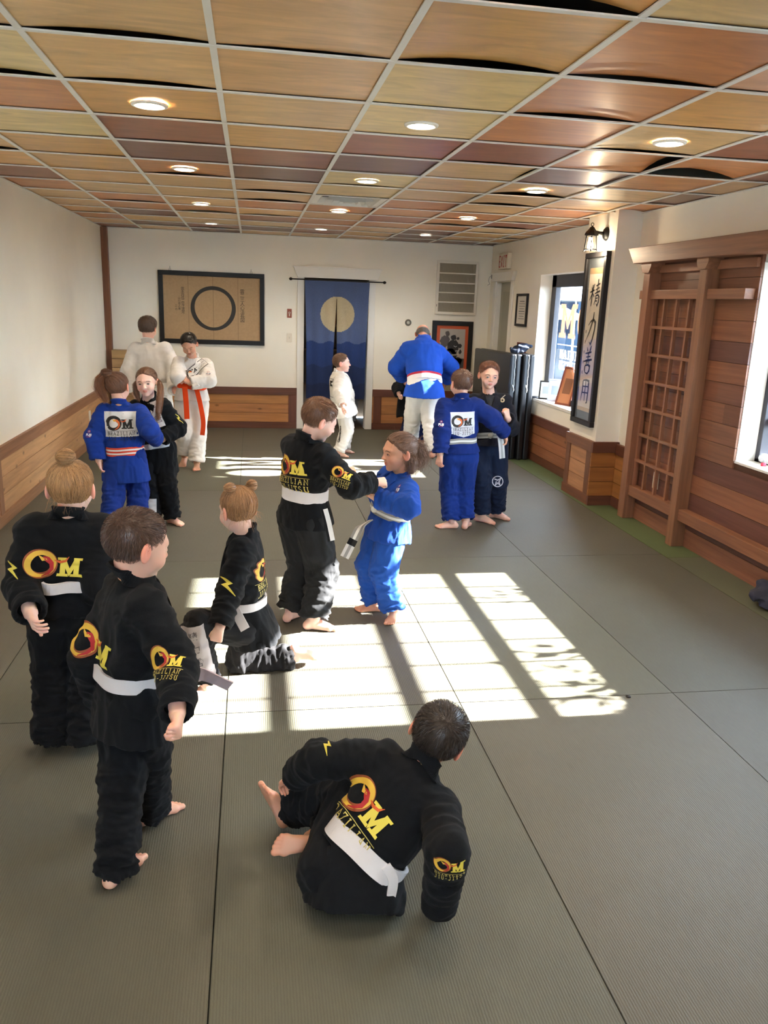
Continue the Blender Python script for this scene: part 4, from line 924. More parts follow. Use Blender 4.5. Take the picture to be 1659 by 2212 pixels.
def cloth(name, sheen=.03, weave=700):
    m = plain(name, (1, 1, 1, 1), .9, spec=.18, vcol=True, noise=.05, nscale=12, bump=.5, bscale=weave, sheen=sheen); return m
M_gi = cloth('cotton_weave'); M_beltm = cloth('belt_cotton', .05, 900)
def skin_mat():
    m, nt, b = newmat('skin'); N = nt.nodes; L = nt.links
    a = N.new('ShaderNodeAttribute'); a.attribute_name = 'Col'; L.new(a.outputs['Color'], b.inputs['Base Color'])
    b.inputs['Roughness'].default_value = .48; b.inputs['Subsurface Weight'].default_value = .25; b.inputs['Subsurface Radius'].default_value = (1, .3, .15); b.inputs['Subsurface Scale'].default_value = .008
    return m
M_skin = skin_mat()
M_hair = plain('hair', (1, 1, 1, 1), .42, spec=.5, vcol=True)

# --- head in its own frame: x to the person's right, y forward, z up; about .20 m chin to crown
def head_sdf(P):
    X = P.copy(); X[:, 0] = np.abs(X[:, 0])
    d = sd_ell(X, (0, -.012, .028), (.071, .086, .074))
    d = smin(d, sd_ell(X, (0, .022, .0), (.060, .062, .072)), .02)
    d = smin(d, sd_ell(X, (0, .028, -.052), (.047, .046, .040)), .022)
    d = smin(d, sd_ell(X, (0, .060, -.080), (.016, .014, .012)), .02)
    d = smin(d, sd_ell(X, (.036, .050, -.030), (.022, .022, .022)), .02)
    d = smin(d, sd_cap(X, (.010, .076, .024), (.040, .066, .022), .008, .006), .014)
    d = smax(d, -sd_ell(X, (.029, .093, .003), (.017, .016, .011)), .012)
    d = smin(d, sd_ell(X, (.029, .0665, .002), (.0135, .0125, .011)), .004)
    d = smin(d, sd_cap(X, (0, .078, .010), (0, .093, -.020), .0055, .0085), .008)
    d = smin(d, sd_ell(X, (.009, .086, -.024), (.007, .008, .006)), .006)
    d = smin(d, sd_cap(X, (0, .0815, -.0465), (.017, .077, -.048), .0045, .0028), .006)
    d = smin(d, sd_cap(X, (0, .0795, -.0555), (.014, .0755, -.053), .005, .0028), .006)
    d = smax(d, -sd_cap(X, (0, .0885, -.0508), (.016, .0825, -.0505), .0018, .001), .003)
    c, s = math.cos(.35), math.sin(.35); M = np.array([[c, -s, 0], [s, c, 0], [0, 0, 1.0]])
    e = sd_ell(X, (.075, -.010, -.004), (.0075, .019, .029), M)
    e = smax(e, -sd_ell(X, (.084, -.004, .0), (.008, .010, .017), M), .005)
    return smin(d, e, .006)
def skull_sdf(P):
    d = sd_ell(P, (0, -.012, .028), (.071, .086, .074)); return smin(d, sd_ell(P, (0, .015, .0), (.062, .062, .068)), .02)
def hairline(P, style):
    y = P[:, 1]
    T = dict(boy=([-.1, -.07, -.035, -.012, .006, .03, .05, .065, .1], [-.058, -.056, -.040, -.020, .016, .030, .058, .073, .078]),
             girl=([-.1, -.07, -.035, -.012, .01, .03, .05, .075, .1], [-.066, -.064, -.05, -.028, .014, .034, .062, .072, .072]),
             bald=([-.1, -.07, -.035, -.012, .01, .02, .03, .1], [-.062, -.055, -.04, -.01, .02, .05, .2, .2]))[style]
    v = P[:, 2] - np.interp(y, *T)
    if style != 'bald': v = v - .006 * np.sin(P[:, 0] * 70 + 1) * (y > .03) - .004 * perlin(P * 90)
    if style == 'bald': v = np.minimum(v, .022 - P[:, 2])
    return v
def hair_sdf(P, style, side, top):
    v = hairline(P, style); tm = side + (top - side) * np.clip((P[:, 2] - .03) / .05, 0, 1)
    th = np.clip(v * .55, -.006, 1); th = np.minimum(th, tm)
    return skull_sdf(P) - th
def strand_mesh(paths, w0, w1, rs):
    """paths: (n, k, 3) -> thin flat ribbons"""
    n, k, _ = paths.shape; t = np.gradient(paths, axis=1); t /= np.linalg.norm(t, axis=2)[..., None] + 1e-9
    r = rs.normal(size=(n, 1, 3)); s = np.cross(t, r); s /= np.linalg.norm(s, axis=2)[..., None] + 1e-9
    w = np.linspace(w0, w1, k)[None, :, None]; V = np.stack([paths - s * w / 2, paths + s * w / 2], 2).reshape(-1, 3)
    b = (np.arange(n)[:, None] * k + np.arange(k - 1)[None]).reshape(-1) * 2
    return V, np.stack([b, b + 1, b + 3, b + 2], 1)
def rot_axes(heading, pitch=0, roll=0):
    h, p, r = map(math.radians, (heading, pitch, roll))
    f = Vector((math.sin(h) * math.cos(p), math.cos(h) * math.cos(p), math.sin(p))); rt = Vector((math.cos(h), -math.sin(h), 0)); u = rt.cross(f)
    R = Matrix.Rotation(r, 3, f); return R @ rt, f, R @ u
FINGERS = {'relax': (22, 32, 22), 'fist': (82, 92, 55), 'grip': (60, 75, 45), 'flat': (6, 8, 5), 'open': (12, 14, 10)}
def hand_parts(W, d, pn, s, pose, right, skin, arm_dir):
    d = Vector(d).normalized(); pn = Vector(pn); pn = (pn - d * pn.dot(d)).normalized(); th = d.cross(pn) * (1 if right else -1)  # towards the thumb
    L = lambda x, y, z: A3(W + (th * x + d * y + pn * z) * s)
    pr = [('c', A3(W - Vector(arm_dir).normalized() * .07 * s), L(0, .0, 0), .0235 * s, .019 * s), ('c', L(0, 0, 0), L(0, .02, 0), .019 * s, .016 * s)]
    for x in (-.019, -.006, .007, .019): pr.append(('c', L(x * .6, .012, 0), L(x, .055, 0), .0125 * s, .0098 * s))
    pr.append(('c', L(.012, .012, .006), L(.024, .034, .01), .013 * s, .010 * s))
    c1, c2, c3 = [math.radians(a) for a in FINGERS[pose]]; fl = []
    for i, (x, ln, r) in enumerate(((.0215, .94, .0069), (.0073, 1.04, .0071), (-.007, .98, .0068), (-.0205, .78, .0061))):
        p = Vector((x, .058, 0)); a = 0; q = [p]
        for ang, l in ((c1, .025), (c2, .017), (c3, .014)):
            a += ang * (1 + .06 * i); p = p + Vector((x * .06, math.cos(a), math.sin(a))) * l * ln; q.append(p)
        for k in range(3): fl.append((L(*q[k]), L(*q[k+1]), (r - .0006 * k) * s, (r - .0006 * (k + 1)) * s))
    if pose in ('fist', 'grip'): tq = [(.026, .03, .01), (.03, .048, .020), (.016, .060, .030), (.004, .058, .032)]
    else: tq = [(.026, .028, .008), (.038, .046, .012), (.043, .062, .014), (.044, .074, .014)]
    for k in range(3): fl.append((L(*tq[k]), L(*tq[k+1]), (.0085 - .0008 * k) * s, (.0082 - .0008 * k) * s))
    def fn(P):
        D = None
        for _, a, b, ra, rb in pr: q = sd_cap(P, a, b, ra, rb); D = q if D is None else smin(D, q, .008 * s)
        F = None
        for a, b, ra, rb in fl: q = sd_cap(P, a, b, ra, rb); F = q if F is None else np.minimum(F, q)
        return smin(D, F, .0035 * s)
    pts = np.array([p for f_ in fl for p in f_[:2]] + [pr[0][1], pr[0][2]])
    V, Q = nets(fn, pts.min(0) - .03 * s, pts.max(0) + .03 * s, .0028 if s < 1.2 else .0034); V = relax(V, Q, 1, .35)
    tip = np.array([f_[1] for f_ in fl]); dd = np.min(np.linalg.norm(V[:, None] - tip[None], axis=2), axis=1)
    c = np.array(skin[:3]); red = np.exp(-(dd / .012) ** 2)[:, None]; return V, Q, c * (1 - red * .25) + c * np.array([1.12, .72, .68]) * red * .25
def foot_parts(A, toe_dir, up, s, skin, shin_dir, size=1.0):
    up = Vector(up).normalized(); d = Vector(toe_dir); d = (d - up * d.dot(up)).normalized(); rt = d.cross(up); k = s * size
    L = lambda x, y, z: A3(A + (rt * x + d * y + up * z) * k)
    pr = [(A3(A - Vector(shin_dir).normalized() * .09 * s), L(0, 0, 0), .027 * s, .024 * s), (L(0, -.012, -.004), L(0, -.034, -.032), .022 * k, .023 * k), (L(0, .0, -.012), L(0, .06, -.034), .022 * k, .02 * k), (L(-.004, -.03, -.036), L(-.014, .07, -.043), .019 * k, .014 * k), (L(.006, .01, -.034), L(.018, .075, -.042), .017 * k, .0145 * k), (L(-.02, .078, -.044), L(.022, .085, -.044), .0125 * k, .0135 * k)]
    fl = []
    for x, y, r in ((.0235, .112, .0115), (.007, .112, .0082), (-.006, .107, .0078), (-.0175, .100, .0074), (-.0275, .091, .007)): fl.append((L(x * .85, .085, -.043), L(x, y, -.0465), r * k * .95, r * k))
    def fn(P):
        D = None
        for a, b, ra, rb in pr: q = sd_cap(P, a, b, ra, rb); D = q if D is None else smin(D, q, .014 * k)
        F = None
        for a, b, ra, rb in fl: q = sd_cap(P, a, b, ra, rb); F = q if F is None else np.minimum(F, q)
        D = smin(D, F, .004 * k); return smax(D, -((P - A3(A)) @ A3(up)) - .0555 * k, .004)
    pts = np.array([p for f_ in fl + pr for p in f_[:2]])
    V, Q = nets(fn, pts.min(0) - .035 * s, pts.max(0) + .035 * s, .0032 if s < 1.2 else .004); V = relax(V, Q, 1, .35)
    tip = np.array([f_[1] for f_ in fl]); dd = np.min(np.linalg.norm(V[:, None] - tip[None], axis=2), axis=1)
    c = np.array(skin[:3]); red = np.exp(-(dd / .016) ** 2)[:, None]; return V, Q, c * (1 - red * .3) + c * np.array([1.12, .72, .66]) * red * .3

def folds(V, Q, segs, amp, seed=0, bends=(), calm=None):
    """cloth creases: noise stretched around each limb, stronger near bent joints"""
    N = vnormals(V, Q); W = np.zeros(len(V)); D = np.zeros(len(V))
    for i, (a, b, fa, fp, am) in enumerate(segs):
        a, b = A3(a), A3(b); ab = b - a; L = np.linalg.norm(ab) + 1e-9; u = ab / L; t = np.clip((V - a) @ u, -.03, L + .03); c = a + t[:, None] * u; r = V - c
        dist = np.linalg.norm(r, axis=1); w = np.exp(-(dist / .05) ** 2) + 1e-6
        q = r * fp + (t * fa)[:, None] * u + seed * 7.3 + i * 3.1
        n1 = perlin(q); n2 = perlin(q * 2.1 + 11); rid = (1 - np.abs(n1) * 2.6); rid = rid + .45 * (1 - np.abs(n2) * 2.6)
        D += w * am * (rid - .7); W += w
    D /= W
    k = np.full(len(V), .55)
    for c, r in bends: k += 1.0 * np.exp(-(np.linalg.norm(V - A3(c), axis=1) / r) ** 2)
    if calm is not None: k = k * (1 - .9 * np.exp(-(((V - A3(calm[0])) @ A3(calm[1])) / calm[2]) ** 2) * (np.linalg.norm(V - A3(calm[0]), axis=1) < calm[3]))
    return V + N * (D * amp * k)[:, None]

def ribbon(name, pts, wdirs, width, thick, rows, parent, mat=None, rs=10):
    """a flat band through pts; wdirs: width direction per point; rows: colours across the width"""
    P = [Vector(p) for p in pts]; Wd = [Vector(w).normalized() for w in wdirs]; PP, WW = [], []
    n = len(P)
    for i in range(n - 1):   # smooth the path
        p0, p1, p2, p3 = P[max(i - 1, 0)], P[i], P[i + 1], P[min(i + 2, n - 1)]
        for k in range(rs):
            t = k / rs; PP.append(.5 * ((2 * p1) + (p2 - p0) * t + (2 * p0 - 5 * p1 + 4 * p2 - p3) * t * t + (3 * p1 - p0 - 3 * p2 + p3) * t ** 3)); WW.append(Wd[i].lerp(Wd[i + 1], t).normalized())
    PP.append(P[-1]); WW.append(Wd[-1]); m = len(rows); mb = MB(); G = []
    for i, (p, w) in enumerate(zip(PP, WW)):
        t = (PP[min(i + 1, len(PP) - 1)] - PP[max(i - 1, 0)]).normalized(); w = (w - t * w.dot(t)).normalized(); nn = t.cross(w)
        G.append((mb.pts([p + w * width * (k / m - .5) + nn * thick / 2 for k in range(m + 1)]), mb.pts([p + w * width * (k / m - .5) - nn * thick / 2 for k in range(m + 1)])))
    for (a, b), (c, d) in zip(G, G[1:]):
        for k in range(m):
            mb.col = rows[k]; mb.quad(a + k, c + k, c + k + 1, a + k + 1); mb.quad(b + k, b + k + 1, d + k + 1, d + k)
        mb.col = rows[0]; mb.quad(a, b, d, c); mb.col = rows[-1]; mb.quad(a + m, c + m, d + m, b + m)
    for a, b in (G[0], G[-1]):
        for k in range(m): mb.col = rows[k]; mb.quad(a + k, a + k + 1, b + k + 1, b + k)
    return mb.build(name, mat or M_beltm, parent, smooth=False)

SK_FAIR = srgb('#e2b29c'); SK_TAN = srgb('#c48f70'); SK_PALE = srgb('#e8bfae')
BLACKC = (.0042, .0052, .0072); BLUEC = srgb('#1d3fa6')[:3]; WHITEC = srgb('#dcdad6')[:3]; NAVYC = srgb('#20242f')[:3]
def person(label, s, J, ht, hh, top, pants, belt, skin=SK_FAIR, hair=None, hp=None, toe=None, hands=None, h=.0065, seed=1, hem=None, hemlen=.17, tb=.27, bulk=1.0, headsize=1.0, flat_feet=(True, True),
           arms=True, legs=True, belt_w=.040, tails=None, lapel=None, sleeve=1.0, foldamp=1.0, foot_up=None, feet_on=(True, True), face=True, pant_w=1.0, belt_tilt=0.0, skirt_w=1.0, cuffs=(.93, .93), hem_cut=None, stand=True, pole=None, hem_wave=.16):
    T = empty('person', (0, 0, 0), label, 'person')
    N_, P_ = J['N'], J['P']; N_ = atY(*N_) if not isinstance(N_, Vector) else N_; P_ = atY(*P_) if not isinstance(P_, Vector) else P_
    if stand: P_.z = .583 * s
    N_ = N_ + (N_ - P_).normalized() * .018 * s
    T.location = (P_.x, P_.y, 0.0)
    u = (N_ - P_).normalized(); Lt = (N_ - P_).length
    if 'B' in J: tb = min(.5, max(.08, (atY(*J['B']).z - P_.z) / max(u.z, .3) / Lt))
    if 'M' in J: hemlen = max(.08, ((P_ + u * (tb - .03) * Lt).z - atY(*J['M']).z) / s * 1.03)
    rt0, f0, _ = rot_axes(ht); a = (rt0 - u * rt0.dot(u)).normalized(); f = u.cross(a)
    hp = ht if hp is None else hp; rtp, fp_, _ = rot_axes(hp); 
    SR = N_ + a * .108 * s * bulk - u * .060 * s; SL = N_ - a * .108 * s * bulk - u * .060 * s
    if 'SR' in J: SR = SR + Vector(J['SR'])
    if 'SL' in J: SL = SL + Vector(J['SL'])
    HR = P_ + rtp * .062 * s - Vector((0, 0, .01)); HL = P_ - rtp * .062 * s - Vector((0, 0, .01))
    ua, fa_, tl, sl = .195 * s, .175 * s, .275 * s, .262 * s
    def jt(k, C, r):
        v = J.get(k)
        if v is None: return None
        if isinstance(v, Vector): return v
        if v[2] == 'z': return atZ(v[0], v[1], .056 * s)
        if isinstance(v[2], str): return reach(v[0], v[1], C, r, v[2])
        return atY(*v)
    def ik(Hp, A, l1, l2, pole):
        v = A - Hp; D = v.length
        if D >= (l1 + l2) * .995: return Hp + v * (l1 / (l1 + l2)) + pole * .012 * s
        x = (l1 * l1 - l2 * l2 + D * D) / (2 * D); y = math.sqrt(max(l1 * l1 - x * x, 0)); e = v / D; p = (pole - e * pole.dot(e)).normalized(); return Hp + e * x + p * y
    ER, EL = jt('ER', SR, ua), jt('EL', SL, ua); WR, WL = jt('WR', ER, fa_), jt('WL', EL, fa_)
    KR, KL = jt('KR', HR, tl), jt('KL', HL, tl)
    AR, AL = jt('AR', KR, sl), jt('AL', KL, sl)
    if KR is None: KR = ik(HR, AR, tl, sl, Vector((pole or {}).get('R', fp_)))
    if KL is None: KL = ik(HL, AL, tl, sl, Vector((pole or {}).get('L', fp_)))
    for nm, v, w in (('thighR', HR, KR), ('thighL', HL, KL), ('shinR', KR, AR), ('shinL', KL, AL)):
        if globals().get('DBG'): print(label[:20], nm, round((v - w).length / s, 3), [round(q, 2) for q in w])
    H_ = atY(*J['H']) if not isinstance(J['H'], Vector) else J['H']; hr, hf, hu = rot_axes(*hh) if isinstance(hh, tuple) else rot_axes(hh)
    ks = headsize; HM = np.array([A3(hr), A3(hf), A3(hu)])      # rows: axes
    tl_w = lambda q: A3(H_) + (np.asarray(q) * ks) @ HM
    to_l = lambda P: ((P - A3(H_)) @ HM.T) / ks
    if globals().get('DBG'): print(label[:28], 'N', [round(q, 2) for q in N_], 'P', [round(q, 2) for q in P_], 'torso', round(Lt / s, 3), 'tb', round(tb, 2), 'hem', round(hemlen, 2), 'head above N', round((H_ - N_).length / s, 3))
    # ---- body (one skin mesh): coarse trunk and limbs, finer head, hands, feet
    parts = []; segs = [(P_, N_, .085, .07)]
    limbs = [(SR, ER), (ER, WR), (SL, EL), (EL, WL)] * 1; limbs = [q for q in limbs if q[0] is not None and q[1] is not None]; lg = [(HR, KR), (KR, AR), (HL, KL), (KL, AL)]
    def body(P):
        D = sd_sec(P, P_, N_, a, [(-.1, .085 * s, .07 * s), (.5, .085 * s, .062 * s), (.85, .095 * s, .055 * s), (1.0, .035 * s, .035 * s)])
        for p, q in limbs: D = smin(D, sd_cap(P, p, q, .03 * s, .025 * s), .02 * s)
        for p, q in lg: D = smin(D, sd_cap(P, p, q, .045 * s, .032 * s), .02 * s)
        return D
    allp = np.array([A3(q) for q in [P_, N_, SR, SL] + [x for pr_ in limbs + lg for x in pr_]])
    V, Q = nets(body, allp.min(0) - .11 * s, allp.max(0) + .11 * s, .013 * max(1, s)); parts.append((V, Q, skin[:3]))
    nb = to_l(A3(N_ - u * .03 * s)[None])[0]; nk = .041 * s / ks
    def headf(P):
        D = head_sdf(P); return smin(D, sd_cap(P, (0, -.020, -.045), nb, nk * .98, nk * 1.1), .014)
    lo = np.minimum([-.095, -.11, -.11], nb - .05); hi = np.maximum([.095, .11, .11], nb + .05)
    V, Q = nets(headf, lo, hi, .0027 if h < .0062 else .0033); V = relax(V, Q, 1, .4)
    c = np.tile(np.array(skin[:3]), (len(V), 1)); pink = skin[:3] * np.array([1.08, .66, .6])
    def blend(w, col): 
        global _; return c * (1 - w[:, None]) + np.array(col)[None] * w[:, None]
    x_ = np.abs(V[:, 0]); g = lambda cx, cy, cz, r: np.exp(-(((x_ - cx) ** 2 + (V[:, 1] - cy) ** 2 + (V[:, 2] - cz) ** 2) / r ** 2))
    c = blend(.45 * g(.038, .06, -.03, .02), pink); c = blend(.3 * g(0, .09, -.02, .012), pink); c = blend(.7 * np.clip((x_ - .068) / .008, 0, 1) * (V[:, 1] < .02), pink)
    c = blend(np.clip(g(0, .088, -.0465, .009) + g(.010, .083, -.047, .007) + g(0, .087, -.0565, .009) + g(.009, .083, -.0555, .006), 0, .8), skin[:3] * np.array([.78, .36, .34]))
    headV = V.copy(); parts.append((tl_w(V), Q, c)); headQ = Q
    hd = hands or {}
    for side, Wp, Ep, Sp in (('R', WR, ER, SR), ('L', WL, EL, SL)):
        o = hd.get(side, {})
        if Wp is None or o is None: continue
        ad = (Wp - Ep).normalized(); d = Vector(o['d']).normalized() if 'd' in o else ad
        inward = (P_ + u * .1 - Wp); pn = Vector(o['n']) if 'n' in o else inward
        if abs(pn.normalized().dot(d)) > .95: pn = pn + Vector((.1, .2, .3))
        parts.append(hand_parts(Wp, d, pn, s * .97, o.get('p', 'relax'), side == 'R', skin, ad))
    toe = toe or {}
    for side, Ap, Kp in (('R', AR, KR), ('L', AL, KL)):
        if side not in toe: continue
        fu = (foot_up or {}).get(side, (0, 0, 1)); parts.append(foot_parts(Ap, toe[side], fu, s, skin, (Ap - Kp)))
    np_mesh('body', parts, M_skin, T)
    hb = BVHTree.FromPolygons([tuple(q) for q in tl_w(headV)], [tuple(q) for q in headQ])
    hc = hair or {}
    if face:
        dk = tuple(q * .45 for q in hc.get('col', (.1, .06, .04))[:3]); iris = hc.get('iris', (.05, .035, .02)); shut = hc.get('eyes') == 'down'
        for sx in (-1, 1):
            E = []
            if not shut:
                al = [(-.011, -.001), (-.006, .0035), (0, .0052), (.006, .0038), (.0115, -.0005), (.006, -.0036), (0, -.0044), (-.006, -.0032)]
                E.append([(al, (.5, .46, .44))]); E.append([([(.0052 * math.cos(t), .0005 + .0046 * math.sin(t)) for t in [k * math.pi / 6 for k in range(12)]], iris)]); E.append([([(.002 * math.cos(t), .0005 + .002 * math.sin(t)) for t in [k * math.pi / 4 for k in range(8)]], (.005, .005, .005))])
            E.append(stroke([(-.0115, -.0008 - (.002 if shut else 0)), (-.006, .0036 - (.006 if shut else 0)), (0, .0054 - (.0085 if shut else 0)), (.006, .004 - (.006 if shut else 0)), (.0125, -.0002 - (.002 if shut else 0))], .0016, (.03, .018, .012)))
            ep = Vector(tl_w((.029 * sx, .09, .002))); project_on('eye', E, hb, ep, hf, hu, ks, T, mat=M_vcg, lift=.0006, cell=.004, reach=.05)
            bp_ = Vector(tl_w((.030 * sx, .09, .021))); B = stroke([(-.015 * sx, -.003), (-.004 * sx, .001), (.008 * sx, .002), (.016 * sx, -.003)], [.003, .0042, .0036, .001], dk); project_on('eyebrow', [B], hb, bp_, hf, hu, ks, T, lift=.0005, cell=.005, reach=.05)
    # ---- hair
    if hc:
        st = hc.get('style', 'boy'); sd_, tp = hc.get('side', .005), hc.get('top', .011); col = np.array(hc['col'][:3]); rs = np.random.RandomState(seed)
        tails_ = hc.get('tails', []); buns = hc.get('buns', [])
        def hf_(P):
            D = hair_sdf(P, st, sd_, tp)
            for pth in tails_:
                for i in range(len(pth['p']) - 1): D = smin(D, sd_cap(P, pth['p'][i], pth['p'][i+1], pth['r'][i] * .75, pth['r'][i+1] * .75), .008)
            for b in buns: D = smin(D, sd_ell(P, b['c'], b['r']) , .006)
            return D
        pp = np.array([[-.1, -.12, -.09], [.1, .11, .13]] + [list(np.array(q) + sg * .04) for t_ in tails_ for q in t_['p'] for sg in (-1, 1)] + [list(np.array(b['c']) + sg * .05) for b in buns for sg in (-1, 1)])
        V, Q = nets(hf_, pp.min(0), pp.max(0), .0036 if h > .0062 else .003); V = relax(V, Q, 1, .4)
        Nn = vnormals(V, Q); anch = hc.get('anchor'); wh = np.array(anch if anch else (0.012, -.05, .095))
        flow = V - wh; ang = np.arctan2(flow[:, 0], flow[:, 1] + .3 * flow[:, 2])
        gn = perlin(np.c_[ang * 22, np.linalg.norm(flow, axis=1) * 9, V[:, 2] * 6]); 
        V2 = V + Nn * (gn * (.0022 if anch else .0012))[:, None]
        cc = col * (1 + (.6 if anch else .3) * np.clip(gn * 1.8, -1, 1))[:, None]; 
        if st == 'boy': fd = (np.clip(1 - hairline(V, st) / .035, 0, 1) * .55 * (V[:, 2] < .05))[:, None]; cc = cc * (1 - fd) + np.array(skin[:3]) * .42 * fd
        hp_ = [(tl_w(V2), Q, np.clip(cc, 0, 1))]
        # strands over the cap
        n = hc.get('n', 2500); ok = np.where(hairline(V, st) > .003)[0]; ii = rs.choice(ok, n); p = V2[ii].copy(); nn = Nn[ii]
        k = 5; ln = hc.get('len', .022 if not anch else .055); paths = np.zeros((n, k, 3)); tr = BVHTree.FromPolygons([tuple(q) for q in V2], [tuple(q) for q in Q])
        for j in range(k):
            paths[:, j] = p + nn * (.0007 + (.0016 if not anch else .0004) * j) 
            fl = (wh - p) if anch else (p - wh)
            fl = fl + rs.normal(size=(n, 3)) * (.012 if not anch else .004); 
            if not anch: fl[:, 1] += .05 * (p[:, 2] > .05)
            fl -= nn * (fl * nn).sum(1)[:, None]; fl /= np.linalg.norm(fl, axis=1)[:, None] + 1e-9
            p = p + fl * ln / k
            for m in range(n):
                q, qn, _, _ = tr.find_nearest(tuple(p[m]))
                if q is not None: p[m] = q; nn[m] = qn
        SV, SQ = strand_mesh(paths, hc.get('w', .0012), .0005, rs); cv = np.repeat(rs.uniform(.45, 1.9, n), k * 2)[:, None]; hp_.append((tl_w(SV), SQ, np.clip(col * cv, 0, 1)))
        for pth in tails_:
            pts = np.array(pth['p'], float); R_ = np.array(pth['r'], float); m = pth.get('n', 500); K_ = 14; tt = np.linspace(0, len(pts) - 1, K_)
            base = np.stack([np.interp(tt, range(len(pts)), pts[:, d_]) for d_ in range(3)], 1); rad = np.interp(tt, range(len(pts)), R_)
            off = rs.normal(size=(m, 1, 3)); off = off / np.linalg.norm(off, axis=2)[..., None] * rs.uniform(.55, 1.05, (m, 1, 1)); fz = pth.get('fz', .1)
            path = base[None] + off * rad[None, :, None] + np.cumsum(rs.normal(size=(m, K_, 3)), axis=1) * fz * .006
            path = path + np.sin(np.linspace(0, 9, K_)[None, :, None] + off * 6) * pth.get('curl', 0)
            SV, SQ = strand_mesh(path, .0014, .0005, rs); cv = np.repeat(rs.uniform(.6, 1.7, m), K_ * 2)[:, None]; hp_.append((tl_w(SV), SQ, np.clip(col * np.array(pth.get('tint', (1, 1, 1))) * cv, 0, 1)))
        for b in buns:
            m, K_ = 260, 16; t = np.linspace(0, 1, K_)[None] * rs.uniform(2, 5, (m, 1)) + rs.uniform(0, 6.28, (m, 1)); r0 = np.array(b['r']); tl2 = rs.normal(size=(m, 1)) * .5
            path = np.stack([np.cos(t), np.sin(t) * np.cos(tl2), np.sin(t) * np.sin(tl2) + rs.uniform(-.5, .5, (m, 1))], 2); path /= np.linalg.norm(path, axis=2)[..., None]; path = np.array(b['c']) + path * r0 * rs.uniform(.98, 1.14, (m, 1, 1))
            SV, SQ = strand_mesh(path, .0018, .0012, rs); cv = np.repeat(rs.uniform(.6, 1.8, m), K_ * 2)[:, None]; hp_.append((tl_w(SV), SQ, np.clip(col * cv, 0, 1)))
        for wsp in range(hc.get('wisps', 0)):
            pass
        if hc.get('wisps'):
            m, K_ = hc['wisps'], 8; ii = rs.choice(ok, m); d0 = Nn[ii] + rs.normal(size=(m, 3)) * .5; d0[:, 2] -= .3; d0 /= np.linalg.norm(d0, axis=1)[:, None]
            if hc.get('wisp_low'): low = ok[V[ok][:, 2] < .0]; ii = rs.choice(low, m)
            path = V2[ii][:, None] + d0[:, None] * (np.linspace(0, 1, K_) ** 1.2)[None, :, None] * rs.uniform(.01, .045, (m, 1, 1)) + np.array([0, 0, -1])[None, None] * (np.linspace(0, 1, K_) ** 2)[None, :, None] * rs.uniform(0, .03, (m, 1, 1)) + np.cumsum(rs.normal(size=(m, K_, 3)), axis=1) * .0012
            SV, SQ = strand_mesh(path, .0009, .0004, rs); hp_.append((tl_w(SV), SQ, np.clip(col * 1.5, 0, 1)))
        np_mesh('hair', hp_, M_hair, T)
    # ---- trousers
    pw = pant_w; bends = []
    hipc = P_
    def cuffcut(D, P, K, A, r, cut, far=None):
        d = A3((A - K).normalized()); C = A3(K + (A - K) * cut); t = (P - C) @ d; near = sd_cap(P, K.lerp(A, .55), A + (A - K).normalized() * .05, r * 1.35, r * 1.35)
        D = np.where(near < .01, smax(D, t, .004), D)
        hole = np.maximum(sd_cap(P, K + (A - K) * (cut - .1), A + (A - K).normalized() * .05, r - max(.010, 1.6 * h), r - max(.009, 1.6 * h)), -(t + .03)); return np.maximum(D, -hole)
    fold_l = []
    def pantsf(P):
        D = sd_ell(P, P_ - Vector((0, 0, .005)), (.118 * s * bulk, .094 * s, .10 * s), np.array([A3(rtp), A3(fp_), [0, 0, 1]]).T)
        for Hp, K, A, i in ((HR, KR, AR, 0), (HL, KL, AL, 1)):
            q = sd_cap(P, Hp, K, .080 * s * pw, .066 * s * pw); w = sd_cap(P, K, A, .065 * s * pw, .060 * s * pw); q = smin(q, w, .02 * s)
            q = cuffcut(q, P, K, A, .060 * s * pw, cuffs[i]); D = smin(D, q, .018 * s)
        return D
    pp = np.array([A3(q) for q in (P_, HR, HL, KR, KL, AR, AL)])
    V, Q = nets(pantsf, pp.min(0) - .13 * s, pp.max(0) + .13 * s, h * 1.1)
    V = folds(V, Q, [(HR, KR, 7 / s, 17 / s, 1), (KR, AR, 26 / s, 11 / s, 1.15), (HL, KL, 7 / s, 17 / s, 1), (KL, AL, 26 / s, 11 / s, 1.15)], .0145 * s * foldamp, seed, [(KR, .09), (KL, .09), (AR, .09), (AL, .09)]); V = relax(V, Q, 1, .3)
    V[:, 2] = np.maximum(V[:, 2], .003)
    po = np_mesh('trousers', [(V, Q, pants)], M_gi, T); pb = BVHTree.FromPolygons([tuple(q) for q in V], [tuple(q) for q in Q])
    # ---- jacket
    b_ = bulk
    rows = [(.10, .118, .092, 0), (tb - .03, .110, .086, 0), (tb, .104, .082, 0), (tb + .04, .114, .09, 0), (tb + .14, .130, .098, .0), (.62, .128, .094, .004), (.80, .128, .084, 0), (.90, .104, .068, -.004), (.97, .064, .055, -.004), (1.03, .052, .05, 0)]
    rows = [(r[0], r[1] * s * b_, r[2] * s * b_, r[3] * s) for r in rows]
    Bc = P_ + u * (tb - .03) * Lt
    hv = Vector(hem).normalized() if hem is not None else ((Vector((0, 0, -1)) * 1.2 - u * .6 + ((KR + KL) / 2 - P_).normalized() * .6).normalized())
    hl = hemlen * s; Hm = Bc + hv * hl; latH = -rtp
